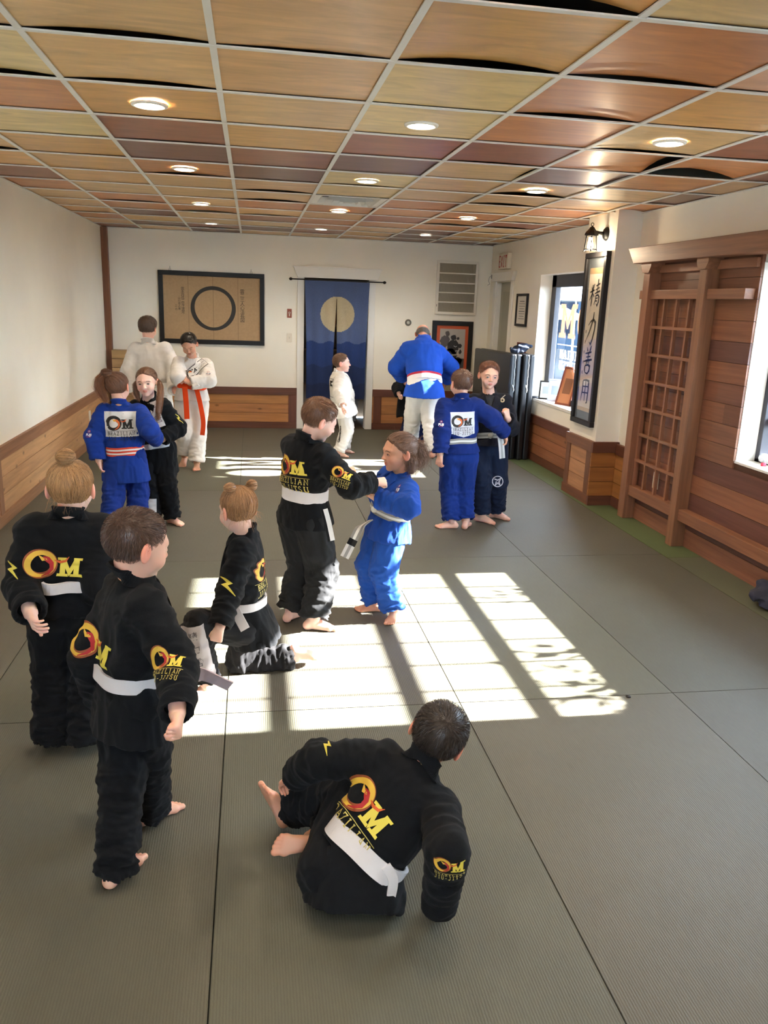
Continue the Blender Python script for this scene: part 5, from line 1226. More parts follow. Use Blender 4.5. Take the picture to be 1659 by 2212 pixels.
    srows = [(0, .106 * s * b_, .084 * s * b_), (.25, .122 * s * b_ * skirt_w, .097 * s * b_ * skirt_w), (.6, .135 * s * b_ * skirt_w, .108 * s * b_ * skirt_w), (1.0, .146 * s * b_ * skirt_w, .116 * s * b_ * skirt_w), (1.3, .152 * s * b_ * skirt_w, .12 * s * b_ * skirt_w)]
    sw = sleeve
    def jackf(P):
        D = sd_sec(P, P_, N_, a, rows)
        S_ = sd_sec(P, Bc - hv * .01, Hm, latH, srows)
        t = (P - A3(Bc)) @ A3(hv); ang = perlin(np.c_[P[:, 0] * 5, P[:, 1] * 5, np.full(len(P), seed * 1.7)])
        cut = t - hl * (1 + hem_wave * ang); S_ = smax(S_, cut, .004)
        inn = np.maximum(sd_sec(P, Bc, Hm, latH, [(q[0], q[1] - max(.009, 1.7 * h), q[2] - max(.009, 1.7 * h)) for q in srows]), -(cut + .035)); S_ = np.maximum(S_, -inn)
        D = smin(D, S_, .012 * s)
        D = smin(D, sd_cap(P, SR, SL, .050 * s, .050 * s), .03 * s)
        for Sh, E, W in ((SR, ER, WR), (SL, EL, WL)):
            if E is None: continue
            q = sd_cap(P, Sh, E, .060 * s * sw, .057 * s * sw); w = sd_cap(P, E, W, .057 * s * sw, .050 * s * sw); q = smin(q, w, .018 * s)
            q = cuffcut(q, P, E, W, .050 * s * sw, .95); D = smin(D, q, .022 * s)
        D = np.maximum(D, -sd_cap(P, N_ - u * .0, H_, .047 * s, .047 * s)); return D
    jp = [P_, N_, SR, SL, Hm] + [q for q in (ER, EL, WR, WL) if q is not None]; pp = np.array([A3(q) for q in jp])
    V, Q = nets(jackf, pp.min(0) - .17 * s * max(1, b_), pp.max(0) + .15 * s * max(1, b_), h)
    sg = [(P_ + u * .1, N_ - u * .08 * s, 4 / s, 13 / s, .85), (Bc, Hm, 4 / s, 15 / s, .9)]; bd = []
    for Sh, E, W in ((SR, ER, WR), (SL, EL, WL)):
        if E is not None: sg += [(Sh, E, 17 / s, 8 / s, .95), (E, W, 24 / s, 8 / s, 1.05)]; bd += [(E, .07), (Sh - Vector((0, 0, .06 * s)), .06)]
    bd.append((P_ + u * (tb + .06) * Lt, .1))
    V = folds(V, Q, sg, .017 * s * foldamp, seed + 3, bd, calm=((P_ + u * tb * Lt, u, .03 * s, .17 * s * b_) if belt else None)); V = relax(V, Q, 1, .3); V[:, 2] = np.maximum(V[:, 2], .004)
    jo = np_mesh('jacket', [(V, Q, top)], M_gi, T); jb = BVHTree.FromPolygons([tuple(q) for q in V], [tuple(q) for q in Q])
    # collar and lapels: one continuous band
    L_ = lambda x, y, z: N_ + (a * x + f * y + u * z) * s
    pts, wds = [], []; lc = lapel or {}; nd = ((H_ + hu * (-.045 * ks) - hf * .02 * ks) - N_).normalized()
    def surf(x, t):
        o = P_ + u * t * Lt + a * x * s; hit, hn, _, _ = jb.ray_cast(o + f * .35, -f, .5)
        return (hit + f * .004) if hit is not None else o + f * .1 * s
    for x, t in ((.055, tb + .05), (.03, .5), (-.012, .68), (-.040, .82), (-.052, .93)): pts.append(surf(x, t)); wds.append((a + u * .45))
    for ang, z in ((205, .004), (235, .022), (270, .031), (305, .022), (335, .004)):
        c_, s_ = math.cos(math.radians(ang)), math.sin(math.radians(ang)); pts.append(N_ + (a * .059 * c_ + f * (.060 * s_ + .002) + nd * (z + .006)) * s); 
        wds.append((nd * 1.0 + (a * c_ + f * s_) * .15) if 215 < ang < 325 else (u * 1.0 + a * (.6 if ang < 215 else -.6)))
    for x, t in ((.052, .93), (.040, .82), (.012, .70), (-.03, .52), (-.055, tb + .05)): pts.append(surf(x, t)); wds.append((u * .45 - a))
    wds = [w if i < 5 else w for i, w in enumerate(wds)]
    # keep width directions consistent
    for i in range(1, len(wds)):
        if wds[i].dot(wds[i - 1]) < 0: wds[i] = -wds[i]
    ribbon('collar', pts, wds, .047 * s, .010 * s, [lc.get('col', top)] * 3, T, M_gi, rs=6)
    # ---- belt
    if belt:
        C = P_ + u * tb * Lt; n = 72; ax = (u + (f * math.sin(belt_tilt)) ).normalized(); ea = (a - ax * a.dot(ax)).normalized(); ef = ax.cross(ea); R = []
        for i in range(n):
            th = 2 * math.pi * i / n; d = ea * math.cos(th) + ef * math.sin(th); rr = 0
            for dz in (-.012, 0, .012):
                hit, _, _, _ = jb.ray_cast(C + ax * dz * s + d * .19 * s * b_, -d, .2); r_ = (hit - C).dot(d) if hit is not None else .1 * s
                rr = max(rr, min(r_, .135 * s * b_))
            R.append(rr)
        R = np.array(R)
        for _k in range(9): R = np.maximum(R * .3, (np.roll(R, 1) + np.roll(R, -1) + R) / 3)
        R = R + .003 * s
        m = len(belt); mb = MB(); G = []; bw = belt_w * s
        for i in range(n):
            th = 2 * math.pi * i / n; d = ea * math.cos(th) + ef * math.sin(th); wv = .003 * math.sin(3 * th + seed)
            G.append((mb.pts([C + d * (R[i] + .005 * s) + ax * (bw * (.5 - k / m) + wv) for k in range(m + 1)]), mb.pts([C + d * (R[i] - .006 * s) + ax * (bw * (.5 - k / m) + wv) for k in range(m + 1)])))
        for i in range(n):
            (p, q), (r, t_) = G[i], G[(i + 1) % n]
            for k in range(m): mb.col = belt[k]; mb.quad(p + k, p + k + 1, r + k + 1, r + k); mb.quad(q + k, t_ + k, t_ + k + 1, q + k + 1)
            mb.col = belt[0]; mb.quad(p, r, t_, q); mb.col = belt[-1]; mb.quad(p + m, q + m, t_ + m, r + m)
        bo = mb.build('belt', M_beltm, T, smooth=False)
        rf = R[n // 4] + .012 * s; K0 = C + ef * rf; S = []
        mb = MB(); mb.lathe(K0, [(0, -.016 * s), (.016 * s, -.014 * s), (.021 * s, 0), (.016 * s, .014 * s), (0, .016 * s)], 12, axis=tuple(ea + ef * .2), col=belt[0]); mb.build('belt_knot', M_beltm, bo, smooth=True)
        if tails and isinstance(tails[0], tuple): tails = [tails]
        for tl_ in (tails if tails is not None else ([(-.03, -.09), (-.055, -.19)], [(.03, -.08), (.05, -.17)])):
            if isinstance(tl_, dict): ribbon('belt_end', tl_['p'], [tl_['w']] * len(tl_['p']), tl_.get('width', .038 * s), .006 * s, tl_.get('rows', belt), bo); continue
            p = [K0] + [K0 + ea * x * s + Vector((0, 0, z * s)) + ef * .012 * s * (i + 1) for i, (x, z) in enumerate(tl_)]
            ribbon('belt_end', p, [ea + Vector((0, 0, .2))] * len(p), .034 * s, .006 * s, belt, bo)
    return dict(T=T, jacket=jo, jb=jb, pants=po, pb=pb, P=P_, N=N_, u=u, a=a, f=f, L=Lt, s=s, SR=SR, SL=SL, ER=ER, EL=EL, WR=WR, WL=WL, KR=KR, KL=KL, AR=AR, AL=AL, HR=HR, HL=HL, C=P_ + u * tb * Lt, hb=hb)
def back_emblem(g, size, t=.55, dark=True, patch=None, off=0.0, rot=0, name='back_emblem'):
    o = g['P'] + g['u'] * t * g['L'] - g['f'] * .1 * g['s'] + g['a'] * off; Ls = om_layers(dark)
    if patch: Ls = [patch] + Ls
    return project_on(name, Ls, g['jb'], o, -g['f'], g['u'], size, g['jacket'], reach=.2, cell=.007, rot=rot)
def hit_px(bvh, px, py):
    d = ray(px, py); h_, n_, _, _ = bvh.ray_cast(CP0, d, 30); return h_, n_
def px_decal(name, layers, bvh, px, py, upx, upy, size, parent, facing=.35, mat=None, cell=.007, reach=.06, lift=.0018):
    """decal centred where the sight line (px, py) meets the cloth; its top points towards (upx, upy) in the photograph"""
    h_, n_ = hit_px(bvh, px, py)
    if h_ is None: print('decal missed', name, px, py); return None
    d = ray(px, py); n = (n_ - d * facing).normalized(); Y = h_.y; q = CP0 + ray(px + upx, py + upy) * (h_ - CP0).length; up = q - h_
    return project_on(name, layers, bvh, h_, n, up, size, parent, mat=mat, cell=cell, reach=reach, lift=lift)
# ------------------------------------------------------------------ the people
DBG = False
W_, K_ = WHITEC, BLACKC; WB = [srgb('#d9d6d8')[:3]] * 3; GW = [srgb('#8e8c88')[:3], srgb('#dad8d0')[:3], srgb('#8e8c88')[:3]]; OW = [srgb('#d8492f')[:3], srgb('#e9e2dc')[:3], srgb('#d8492f')[:3]]
BROWN = srgb('#5a3f30'); DBR = srgb('#3b2a22'); BLOND = srgb('#a8835a'); LBR = srgb('#8a6446'); BLK = srgb('#171412')
def only(*names): return globals().get('ONLY') is None or any(n in globals()['ONLY'] for n in names)
bolt = [stroke([(-.3, .5), (.1, .12), (-.15, .05), (.35, -.5)], [.04, .14, .16, .03], srgb('#cfc04a')[:3])]
def small_om(t=True): return om_layers(True, t)
def fuji(col=(.8, .8, .82)): return [ring2d((0, .2), .10, .13, srgb('#b03a48')[:3], 20) + stroke([(-.06, .16), (0, .26), (.06, .16)], .025, (.8, .8, .82)), font2d('FUJI', .3, col, 0, -.2, extra=.012), stroke([(-.2, -.29), (.2, -.29)], .03, srgb('#b03a48')[:3])]

if only('front'):   # boy walking, nearest on the left
    g = person('boy in black uniform with cropped brown hair walking away, left foreground', .95,
        dict(B=(262, 1480, 2.17), M=(280, 1622, 2.13), N=(296, 1258, 2.26), P=(285, 1530, 2.25), H=(296, 1180, 2.25), ER=(388, 1448, 'n'), WR=(383, 1545, 'n'), EL=(193, 1420, 2.3), WL=(215, 1510, 'f'), AR=(326, 1742, 'z'), AL=(252, 1868, 'z')),
        66, (56, -14, 0), K_, K_, WB, skin=SK_FAIR, hair=dict(col=srgb('#4a352b'), side=.003, top=.007, n=5500, len=.011), toe=dict(R=(.75, .65, 0), L=(.45, .9, 0)), hp=55,
        hands=dict(R=dict(p='fist', n=(-.5, .6, .2)), L=dict(p='relax')), h=.0052, seed=2, hemlen=.25, tb=.30, cuffs=(1.12, 1.2), tails=[(-.04, -.05), (.02, -.04)], headsize=1.0, pant_w=1.02, belt_w=.046)
    px_decal('back_emblem', small_om(False), g['jb'], 208, 1408, 12, -22, .2, g['jacket'], facing=.0, reach=.1)
    px_decal('sleeve_emblem', small_om(), g['jb'], 361, 1435, 4, -30, .105, g['jacket'])
    T = g['T']; c = g['C']; K0 = c + g['f'] * .12
    ribbon('belt_end', [K0, atY(440, 1458, 2.42), atY(497, 1482, 2.44)], [Vector((0, -.3, 1))] * 3, .04, .006, [srgb('#b9a8ac')[:3]] * 3, T)
if only('bun'):   # girl with the single bun
    g = person('girl in black uniform with a blond top bun, standing at the far left edge', 1.0,
        dict(B=(150, 1264, 2.81), M=(150, 1331, 2.79), N=(148, 1120, 2.89), P=(147, 1310, 2.89), H=(154, 1058, 2.88), ER=(214, 1262, 'n'), WR=(205, 1325, 'f'), EL=(47, 1262, 'n'), WL=(66, 1325, 'n'), AR=(186, 1590, 'z'), AL=(110, 1588, 'z')),
        -6, (0, -4, 0), K_, K_, WB, skin=SK_PALE, hair=dict(style='girl', col=BLOND, side=.005, top=.009, n=3800, anchor=(.0, -.055, .10), buns=[dict(c=(.0, -.062, .125), r=(.03, .028, .026))], wisps=90, wisp_low=True),
        hands=dict(L=dict(p='relax', n=(.7, .2, .1)), R=dict(p='relax')), h=.0056, seed=5, hemlen=.20, tb=.25, cuffs=(1.12, 1.12), pant_w=1.08, bulk=1.05, sleeve=1.06)
    px_decal('back_emblem', small_om(False), g['jb'], 118, 1234, 2, -30, .2, g['jacket'], reach=.1)
    px_decal('sleeve_bolt', bolt, g['jb'], 28, 1232, 0, -30, .07, g['jacket'])
if only('kneel'):   # kneeling girl
    g = person('kneeling girl in black uniform with two small blond buns, fist on her raised knee', .93,
        dict(N=(528, 1158, 3.42), P=(528, 1345, 3.42), H=(514, 1103, 3.40), EL=(493, 1285, 'n'), WL=(474, 1357, 'n'), ER=(520, 1290, 'f'), WR=(500, 1360, 3.6), KL=(425, 1352, 3.30), AL=(446, 1480, 3.26), KR=(520, 1430, 3.5), AR=(640, 1418, 3.50)),
        -84, (-36, -10, 0), K_, (.012, .012, .014), WB, skin=SK_PALE, hair=dict(style='girl', col=srgb('#9a7450'), side=.004, top=.008, n=3600, anchor=(0, -.03, .11), buns=[dict(c=(-.048, -.03, .105), r=(.024, .024, .022)), dict(c=(.055, -.045, .105), r=(.022, .022, .024))], wisps=200, wisp_low=True),
        toe=dict(L=(-.9, -.35, 0), R=(.75, .1, -.5)), foot_up=dict(R=(-.5, .1, -.85)), hands=dict(L=dict(p='fist', n=(.1, .6, .3), d=(-.25, -.2, -.9)), R=dict(p='fist')), stand=False, h=.0056, seed=8, hem=(.28, .1, -.95), hemlen=.21, tb=.26, cuffs=(.93, .93), tails=[], pant_w=1.0, foldamp=1.2)
    wt = srgb('#b9b2b4')[:3]; pl = [[rect2(-.21, .21, -.5, .5, wt)]]; ks = []
    for i, ch in enumerate('精力善用'): ks += font2d(ch, .17, (.1, .09, .1), 0, .26 - .24 * i)
    px_decal('knee_panel', pl + [ks], g['pb'], 426, 1412, -6, -40, .24, g['pants'], facing=.3, reach=.1, lift=.006, cell=.005)
    px_decal('sleeve_bolt', bolt, g['jb'], 492, 1265, 0, -30, .09, g['jacket']); px_decal('chest_panel', [[rect2(-.2, .2, -.5, .5, wt)]], g['jb'], 476, 1212, 12, -40, .2, g['jacket'], reach=.08)
    back_emblem(g, .2, t=.58)
    c = g['C']; ribbon('belt_end', [atY(508, 1318, 3.30), atY(518, 1338, 3.27), atY(530, 1360, 3.25)], [Vector((.9, 0, .5))] * 3, .042, .006, WB, g['T'])
if only('tall'):   # boy holding the sleeve
    g = person("boy in black uniform and white belt gripping the blue girl's sleeve, centre of the room", 1.02,
        dict(B=(657, 1071, 3.95), M=(655, 1142, 3.92), N=(664, 955, 4.02), P=(656, 1128, 4.05), H=(689, 909, 3.98), ER=(757, 1050, 3.86), WR=(808, 1042, 3.93), EL=(708, 1025, 4.17), WL=(742, 1018, 4.14), AR=(678, 1338, 'z'), AL=(628, 1318, 'z')),
        52, (72, -24, 6), K_, (.014, .015, .017), WB, skin=SK_PALE, hair=dict(col=srgb('#6b4a35'), side=.004, top=.012, n=3600, len=.02), toe=dict(R=(.95, -.1, 0), L=(.5, .7, 0)),
        hands=dict(R=dict(p='grip', d=(.97, .1, .05), n=(0, .6, -.8)), L=dict(p='fist', d=(.95, .1, .1), n=(0, .3, -.9))), h=.0058, seed=11, hemlen=.19, tb=.30, cuffs=(.95, .95), pant_w=1.22, bulk=1.05, belt_w=.062, sleeve=1.02, foldamp=1.15,
        tails=[])
    px_decal('back_emblem', small_om(), g['jb'], 626, 1016, 8, -30, .21, g['jacket'], reach=.12, facing=0); px_decal('sleeve_emblem', small_om(), g['jb'], 738, 1028, 10, -26, .11, g['jacket'])
    ribbon('belt_end', [atY(700, 1100, 3.85), atY(708, 1130, 3.83), atY(716, 1168, 3.82)], [Vector((1, .2, .1))] * 3, .036, .006, [K_, (.7, .7, .7), (.7, .7, .7)], g['T'])
if only('bluegirl'):   # girl in blue, profile
    g = person('girl in blue uniform with a frizzy brown ponytail, grey and white belt, facing left', .90,
        dict(B=(835, 1112, 4.06), M=(838, 1171, 4.05), N=(862, 1030, 4.14), P=(838, 1160, 4.16), H=(862, 978, 4.12), EL=(882, 1096, 'n'), WL=(812, 1076, 3.98), ER=(826, 1085, 4.32), WR=(806, 1052, 4.2), AL=(850, 1318, 'z'), AR=(808, 1302, 'z')),
        -108, (-104, -4, 0), srgb('#1a4396')[:3], srgb('#204c9e')[:3], [srgb('#dad8d0')[:3], srgb('#8e8c88')[:3], srgb('#dad8d0')[:3], srgb('#8e8c88')[:3]], skin=srgb('#c9977c'),
        hair=dict(style='girl', col=srgb('#6e5343'), side=.008, top=.010, n=3600, anchor=(0, -.085, .035), len=.06, tails=[dict(p=[(0, -.085, .035), (0.0, -.115, .02), (.005, -.13, -.03), (.0, -.115, -.08)], r=[.018, .035, .04, .02], n=900, fz=.9, curl=.004), dict(p=[(-.055, -.03, .0), (-.06, -.05, -.05), (-.05, -.05, -.10)], r=[.018, .026, .018], n=500, fz=.7, curl=.003)], wisps=300),
        toe=dict(L=(-.35, -.9, 0), R=(-1, .1, 0)), hands=dict(L=dict(p='grip', d=(-.9, -.1, .35), n=(0, .1, .9)), R=dict(p='open')), h=.0056, seed=14, hemlen=.22, tb=.33, cuffs=(.95, .95), pant_w=1.2, belt_w=.06, sleeve=1.12, bulk=1.12, foldamp=1.25, tails=[])
    px_decal('sleeve_mark', fuji(), g['jb'], 860, 1055, 6, -30, .07, g['jacket'])
    bt = [atY(800, 1124, 4.05), atY(778, 1140, 4.0), atY(764, 1165, 3.98), atY(748, 1196, 3.97)]
    ribbon('belt_end', bt[:3], [Vector((.9, 0, .45))] * 3, .045, .007, GW, g['T']); ribbon('belt_tip', bt[2:], [Vector((.9, 0, .45))] * 2, .046, .009, [K_, (.02, .02, .02)], g['T'])
    ribbon('belt_tip', [atY(757, 1178, 3.965), atY(744, 1204, 3.955)], [Vector((.9, 0, .45))] * 2, .047, .009, [(.6, .6, .6), (.3, .3, .3), (.6, .6, .6)], g['T'])
if only('bluepatch'):   # girl in blue with the white back patch
    g = person('girl in blue uniform with white back patch, orange striped belt and loose bun', .98,
        dict(B=(270, 976, 5.77), M=(270, 1043, 5.74), N=(262, 878, 5.86), P=(272, 1008, 5.86), H=(254, 838, 5.84), ER=(322, 928, 5.72), WR=(338, 950, 5.92), EL=(198, 955, 'n'), WL=(214, 996, 'f'), AL=(236, 1150, 'z'), AR=(296, 1140, 'z')),
        6, (12, -10, -6), srgb('#183688')[:3], srgb('#162f7c')[:3], [srgb('#d8492f')[:3], srgb('#e9e2dc')[:3], srgb('#d8492f')[:3], srgb('#e9e2dc')[:3], srgb('#d8492f')[:3]], skin=SK_FAIR, hp=10,
        hair=dict(style='girl', col=srgb('#6d4a35'), side=.007, top=.010, n=2600, anchor=(-.035, -.07, .085), buns=[dict(c=(-.04, -.08, .10), r=(.035, .03, .028))], tails=[dict(p=[(-.05, -.075, .10), (-.095, -.07, .06), (-.105, -.065, .0), (-.085, -.06, -.05), (-.07, -.055, -.09)], r=[.02, .032, .032, .026, .012], n=700, fz=.35, tint=(1.35, 1.2, 1.0))], wisps=100),
        hands=dict(L=dict(p='relax'), R=dict(p='grip')), h=.0068, seed=17, hemlen=.27, tb=.30, cuffs=(1., 1.), pant_w=1.15, bulk=1.1, belt_w=.062, sleeve=1.15, skirt_w=1.08, tails=[(-.19, -.04), (-.2, -.2)])
    back_emblem(g, .20, t=.60, dark=False, patch=[rect2(-.56, .56, -.36, .52, srgb('#d6d5d4')[:3])], off=.01)
    px_decal('sleeve_mark', fuji(), g['jb'], 192, 937, 2, -30, .08, g['jacket'])
if only('pigtails'):   # girl facing the camera
    g = person('girl in black uniform with long pigtails looking at the camera', 1.0,
        dict(B=(338, 973, 6.05), M=(340, 1022, 6.03), N=(320, 868, 6.12), P=(341, 1005, 6.15), H=(317, 826, 6.08), EL=(387, 925, 6.10), WL=(349, 950, 5.98), ER=(298, 925, 6.25), WR=(300, 955, 6.1), AL=(372, 1116, 'z'), AR=(330, 1118, 'z')),
        196, (187, -6, 4), K_, K_, [srgb('#c9ccd2')[:3]] * 3, skin=SK_PALE, hp=185,
        hair=dict(style='girl', col=srgb('#6f4f3a'), side=.004, top=.007, n=2600, anchor=(0, -.085, .0), tails=[dict(p=[(-.07, -.03, .01), (-.095, .0, -.02), (-.097, .04, -.08), (-.092, .085, -.14), (-.082, .11, -.20), (-.075, .115, -.25)], r=[.012, .022, .025, .024, .02, .006], n=420, fz=.18, tint=(1.2, 1.1, 1)), dict(p=[(.07, -.03, .01), (.09, -.01, -.02), (.085, .0, -.08), (.07, .01, -.13)], r=[.012, .02, .02, .008], n=260, fz=.2)], iris=(.03, .02, .012)),
        hands=dict(L=dict(p='grip', d=(-.9, -.3, 0), n=(0, .3, -.9)), R=dict(p='relax')), toe=dict(L=(.6, -.5, -.1)), h=.0068, seed=20, hemlen=.2, tb=.28, cuffs=(.97, 1.0), pant_w=1.05, bulk=1.02, tails=[])
    px_decal('lapel_panel', [[rect2(-.16, .16, -.5, .5, srgb('#c4bdbb')[:3])], font2d('力', .3, (.12, .06, .08), 0, .1) + font2d('善', .3, (.12, .06, .08), 0, -.3)], g['jb'], 338, 895, -16, -40, .19, g['jacket'], reach=.08, lift=.009)
    px_decal('sleeve_bolt', bolt, g['jb'], 386, 905, 0, -30, .075, g['jacket'])
    px_decal('knee_panel', [[rect2(-.4, .4, -.5, .5, srgb('#c6c8cc')[:3])]], g['pb'], 326, 1092, 0, -30, .1, g['pants'])
if only('orange'):   # boy with the orange belt
    g = person('boy in white uniform with an orange belt and black hair, looking down', 1.1,
        dict(B=(405, 833, 8.22), M=(405, 868, 8.2), N=(416, 778, 8.3), P=(414, 872, 8.32), H=(409, 745, 8.22), EL=(452, 822, 'n'), WL=(410, 828, 'n'), ER=(384, 815, 'n'), WR=(392, 824, 8.12), AL=(425, 1000, 'z'), AR=(398, 984, 8.3)),
        178, (186, -34, 5), W_, W_, [srgb('#e2491c')[:3]] * 3, skin=srgb('#cf9d82'), hair=dict(col=BLK, side=.004, top=.013, n=1800, len=.02, eyes='down'),
        toe=dict(L=(.05, -1, 0), R=(-.25, -.75, -.6)), foot_up=dict(R=(-.15, -.6, .75)), hands=dict(L=dict(p='grip', d=(-.7, -.3, .6), n=(0, .6, -.6)), R=dict(p='grip', d=(.3, -.2, .9), n=(.2, .8, 0))), h=.0085, seed=23, hemlen=.17, tb=.33, cuffs=(.86, .97), pant_w=1.2, bulk=1.1, sleeve=1.15, belt_w=.05, foldamp=.7,
        tails=[dict(p=[atY(399, 836, 8.1), atY(402, 870, 8.08), atY(404, 905, 8.08)], w=(1, 0, .05), width=.05), dict(p=[atY(425, 842, 8.13), atY(433, 875, 8.08), atY(439, 912, 8.06), atY(437, 940, 8.07)], w=(1, 0, .1), width=.045)])
    wl = [stroke([(-.5, -.2), (.5, -.2), (.5, .2), (-.5, .2)], .035, (.03, .03, .035), closed=True) + scale2d(om_layers(False)[1] + om_layers(False)[2] + om_layers(False)[3], .55, -.26, -.03) + font2d('BRAZILIAN', .1, (.1, .1, .1), .22, .02) + font2d('JIU-JITSU', .1, (.1, .1, .1), .22, -.1)]
    px_decal('lapel_emblem', wl, g['jb'], 425, 796, -22, -26, .22, g['jacket'], reach=.08, lift=.011); px_decal('sleeve_mark', fuji((.1, .1, .15)), g['jb'], 450, 806, 0, -30, .09, g['jacket'])
if only('whiteback'):
    g = person('tallest youth in white uniform seen from behind with thick brown hair, near the left corner', 1.24,
        dict(B=(325, 832, 8.65), M=(325, 856, 8.62), N=(324, 746, 8.75), P=(334, 868, 8.75), H=(320, 710, 8.72), ER=(385, 822, 'n'), WR=(378, 846, 8.45), EL=(276, 810, 'n'), WL=(290, 850, 'f'), AR=(368, 984, 'z'), AL=(322, 984, 'z')),
        14, (18, -8, 0), W_, W_, [srgb('#d4d1cc')[:3]] * 3, skin=SK_FAIR, hair=dict(col=srgb('#4a382c'), side=.011, top=.017, n=2200, len=.03), hands=dict(R=None, L=dict(p='relax')), h=.009, seed=26, hemlen=.2, tb=.25, cuffs=(1.05, 1.05), pant_w=1.1, bulk=1.12, sleeve=1.2, headsize=1.08, tails=[], foldamp=.65)
if only('whitekid'):
    g = person('small boy in white uniform standing in profile before the blue curtain', .98,
        dict(B=(735, 868, 8.87), M=(735, 899, 8.85), N=(731, 808, 8.95), P=(739, 893, 8.95), H=(738, 785, 8.95), ER=(732, 850, 'n'), WR=(741, 878, 'n'), EL=(752, 850, 9.12), WL=(756, 875, 9.1), AR=(732, 976, 'z'), AL=(744, 968, 'z')),
        88, (96, 2, 0), W_, W_, None, skin=SK_PALE, hair=dict(col=srgb('#5e4433'), side=.004, top=.010, n=1600, len=.015), toe=dict(R=(.9, -.3, 0), L=(.95, -.1, 0)), hands=dict(R=dict(p='relax'), L=dict(p='relax')), h=.0082, seed=29, hem=(.18, 0, -.98), hemlen=.18, tb=.25, cuffs=(.98, .98), pant_w=1.15, bulk=1.28, skirt_w=1.12, sleeve=1.2, foldamp=.7)
    px_decal('back_panel', [stroke([(-.5, -.3), (.5, -.3), (.5, .3), (-.5, .3)], .05, (.03, .03, .035), closed=True) + words2d('OM', .0, .0, 0, 0, K_) + scale2d(slab_M(.3, .33, .085, K_), 1, -.4, -.15)], g['jb'], 715, 838, 30, 0, .2, g['jacket'], reach=.1)
    px_decal('leg_lettering', [font2d('Gameness', .3, (.02, .02, .02), 0, -.1, extra=.014)], g['pb'], 734, 938, -25, -4, .15, g['pants'])
if only('man'):
    g = person('bald grey-haired instructor in a blue jacket and white trousers bending forward', 1.46,
        dict(B=(918, 819, 8.85), M=(918, 860, 8.8), N=(914, 738, 9.12), P=(916, 858, 8.95), H=(913, 724, 9.32), SR=(0, 0, -.05), SL=(0, 0, -.05), ER=(974, 792, 'f'), WR=(962, 822, 'f'), EL=(856, 793, 'f'), WL=(872, 818, 'f'), AR=(935, 973, 'z'), AL=(886, 958, 'z')),
        -14, (10, -52, 0), srgb('#1a48aa')[:3], WHITEC, [srgb('#a8283a')[:3], srgb('#ded8d8')[:3], srgb('#ded8d8')[:3]], skin=srgb('#c08a74'), hair=dict(style='bald', col=srgb('#7d766e'), side=.005, top=.003, n=1500, len=.015), hands=dict(R=dict(p='relax'), L=dict(p='relax')),
        toe=dict(R=(.3, .9, 0), L=(0, 1, 0)), h=.0095, seed=32, hemlen=.20, tb=.27, cuffs=(1.04, 1.02), pant_w=1.0, bulk=1.13, belt_w=.05, headsize=1.1, sleeve=1.12, foldamp=.8, tails=[], skirt_w=1.02)
if only('hidden'):
    g = person('child in black uniform jacket and navy trousers mostly hidden behind the instructor', 1.1,
        dict(N=(880, 793, 9.78), P=(886, 862, 9.78), H=(886, 766, 9.76), ER=(905, 834, 9.66), WR=(908, 844, 9.5), EL=(858, 838, 9.66), WL=(862, 852, 9.5), AR=(910, 950, 'z'), AL=(872, 950, 'z')),
        185, (190, -10, 0), K_, srgb('#101c48')[:3], None, skin=SK_FAIR, hair=dict(col=DBR, n=300), hands=dict(R=dict(p='grip'), L=dict(p='grip')), toe=dict(R=(0, -1, 0), L=(0, -1, 0)), h=.011, seed=35, hemlen=.34, tb=.25, cuffs=(1., 1.), bulk=1.1, face=False)
if only('blueboy'):
    g = person('boy in dark blue uniform with a white back patch and bare feet, facing away', 1.02,
        dict(B=(996, 953, 5.77), M=(996, 972, 5.75), N=(994, 866, 5.86), P=(992, 985, 5.86), H=(996, 830, 5.84), ER=(1063, 905, 5.8), WR=(1091, 936, 5.9), EL=(956, 930, 'n'), WL=(951, 982, 'n'), AR=(1006, 1126, 'z'), AL=(975, 1126, 'z')),
        2, (-14, -4, 0), srgb('#12286a')[:3], srgb('#142f78')[:3], GW, skin=SK_FAIR, hair=dict(col=srgb('#5f4334'), side=.004, top=.009, n=2600, len=.014), toe=dict(L=(-.85, .1, 0), R=(.3, .7, 0)),
        hands=dict(L=dict(p='relax'), R=dict(p='relax', d=(.25, -.1, -.95), n=(-.8, .3, 0))), h=.0068, seed=38, hemlen=.14, tb=.24, cuffs=(.95, .95), pant_w=1.1, bulk=1.06, sleeve=1.12, tails=[(.02, -.1), (.03, -.18)])
    back_emblem(g, .17, t=.58, dark=False, patch=[rect2(-.56, .56, -.40, .52, srgb('#d6d5d8')[:3]), ([(-.56, -.40), (.05, -.6), (.56, -.44), (.56, -.40)], srgb('#d6d5d8')[:3])])
    px_decal('sleeve_mark', fuji(), g['jb'], 953, 915, 2, -30, .08, g['jacket'])
